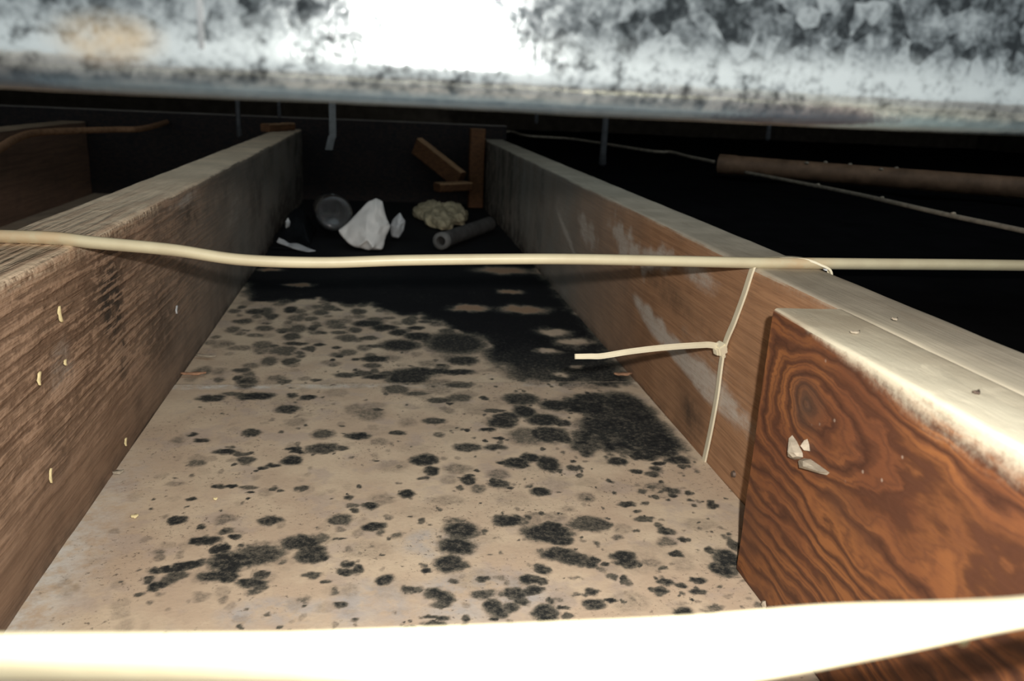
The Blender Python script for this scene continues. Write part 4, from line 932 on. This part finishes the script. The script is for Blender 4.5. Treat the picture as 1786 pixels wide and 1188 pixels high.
# grey tube with its hollow end towards us
tb = empty('grey_tube', (.088, 1.20, .002)); tag(tb, 'short grey tube with an open ring end lying in front of the clump', 'tube')
tp = catmull([(.0885, 1.205, .0150), (.125, 1.275, .0150), (.155, 1.33, .0150), (.185, 1.385, .0155)], 8)
V, Fc = sweep(tp, lambda i, t: oval(.0120, .0120, 22), cap=False)
V2, F2 = sweep(tp, lambda i, t: oval(.0068, .0068, 22), cap=False)
nV = len(V); n_ = len(tp); Fc = Fc+[tuple(nV+q for q in f[::-1]) for f in F2]
for j in range(22):
    j2 = (j+1) % 22
    Fc += [(j, nV+j, nV+j2, j2), ((n_-1)*22+j2, nV+(n_-1)*22+j2, nV+(n_-1)*22+j, (n_-1)*22+j)]
mesh_obj('tube_wall', V if False else np.concatenate([V, V2]), Fc, M_TUBE, tb)
V, Fc = sweep(tp[:2], lambda i, t: oval(.0128, .0128, 22), cap=False)
V2, F2 = sweep(tp[:2]-np.array([0, .001, 0]), lambda i, t: oval(.0075, .0075, 22), cap=False)
Fc += [(j, len(V)+j, len(V)+(j+1) % 22, (j+1) % 22) for j in range(22)]
mesh_obj('ring_end', np.concatenate([V, V2]), Fc, M_RING, tb)

# ------------------------------------------------------------------ flakes and slivers
def flake(name, p, ln, wd, ang, mat, label, cat, group, face):
    """thin curled chip lying on a face: 'L' = left joist, 'F' = gypsum, 'T' = timber top"""
    n = 7; V = []; Fc = []
    for i in range(n):
        t = i/(n-1)*2-1; w = 1.3*wd*max(.30, (1-t*t)**.45)*(1+.3*math.sin(6*t+ang*3)); h = .0005+.0003*t*t
        a = Vector((t*ln/2+.0004*math.sin(7*t), 0))
        for s, hh in ((-1, h), (0, h+.0007), (1, h)):
            u, v = t*ln/2, s*w/2
            uu, vv = u*math.cos(ang)-v*math.sin(ang), u*math.sin(ang)+v*math.cos(ang)
            if face == 'L': V.append((p[0]+.0012+hh, p[1]+uu, p[2]+vv))
            else: V.append((p[0]+uu, p[1]+vv, p[2]+hh))
    for i in range(n-1):
        for j in range(2):
            a = i*3+j; Fc.append((a, a+1, a+4, a+3))
    o = mesh_obj(name, V, Fc, mat)
    s = o.modifiers.new('thick', 'SOLIDIFY'); s.thickness = .0005; s.offset = 0
    tag(o, label, cat, group)
G1 = 'pale flakes stuck to the left joist'
flake('pale_flake', (XL, .4161, .1123), .0085, .0028, 1.75, M_FLAKE, 'largest pale flake, high on the left joist face', 'flake', G1, 'L')
flake('pale_flake', (XL, .3837, .0906), .0062, .0022, 1.2, M_FLAKE, 'pale flake at the left picture edge, midway down the left joist', 'flake', G1, 'L')
flake('pale_flake', (XL, .4157, .0878), .0030, .0018, 1.4, M_FLAKE, 'small pale flake in the dusty patch of the left joist', 'flake', G1, 'L')
flake('pale_flake', (XL, .3831, .0423), .0070, .0014, 1.35, M_FLAKE, 'thin upright sliver low on the left joist', 'flake', G1, 'L')
flake('pale_flake', (XL, .4955, .0104), .0050, .0020, 1.2, M_FLAKE, 'white curled flake just above the base of the left joist', 'flake', G1, 'L')
flake('pale_flake', (XL, .6423, .0557), .0065, .0022, 1.0, M_SCRAP, 'whitish crooked fleck on the far half of the left joist', 'flake', G1, 'L')
G2 = 'crumbs lying on the gypsum'
flake('crumb', (-.1518, .4732, .0003), .0062, .0040, .5, M_CHIP, 'whitish crumb lying against the foot of the left joist', 'crumb', G2, 'F')
flake('crumb', (-.1281, .4185, .0003), .0038, .0030, .2, M_FLAKE, 'round cream crumb lying alone on the left of the board', 'crumb', G2, 'F')
flake('crumb', (-.0901, .4356, .0003), .0022, .0016, .2, M_FLAKE, 'tiny cream crumb among small mould dots, left of centre', 'crumb', G2, 'F')
G3 = 'wood slivers at the board seam'
flake('wood_sliver', (-.1445, .6465, .0022), .0190, .0052, .05, M_CHIPB, 'reddish wood sliver by the left joist at the seam', 'sliver', G3, 'F')
flake('wood_sliver', (.2040, .6405, .0022), .0160, .0058, .05, M_CHIPB, 'reddish wood sliver by the right joist at the seam', 'sliver', G3, 'F')
flake('wood_sliver', (-.1440, .6920, .0022), .0180, .0040, -.3, M_CHIP, 'greyish sliver behind the seam beside the left joist', 'sliver', G3, 'F')
G4 = 'specks on the right joist top'
flake('dust_speck', (.2520, .4320, .1364), .0022, .0018, 0, M_SCRAP, 'white speck on the joist top just below the cable', 'speck', G4, 'T')
flake('dust_speck', (.1945, .2300, .1368), .0030, .0016, .4, M_NAIL, 'dark speck on the cream top of the short board', 'speck', G4, 'T')
flake('dust_speck', (.1930, .3010, .1368), .0044, .0012, .1, M_CHIP, 'pale streak of dust near the far end of the board top', 'speck', G4, 'T')
flake('dust_speck', (.2253, .3233, .1366), .0030, .0014, .2, M_CHIP, 'pale speck on the joist top beside the short board', 'speck', G4, 'T')

for o in list(bpy.data.objects):
    if '_o' in o: del o['_o']
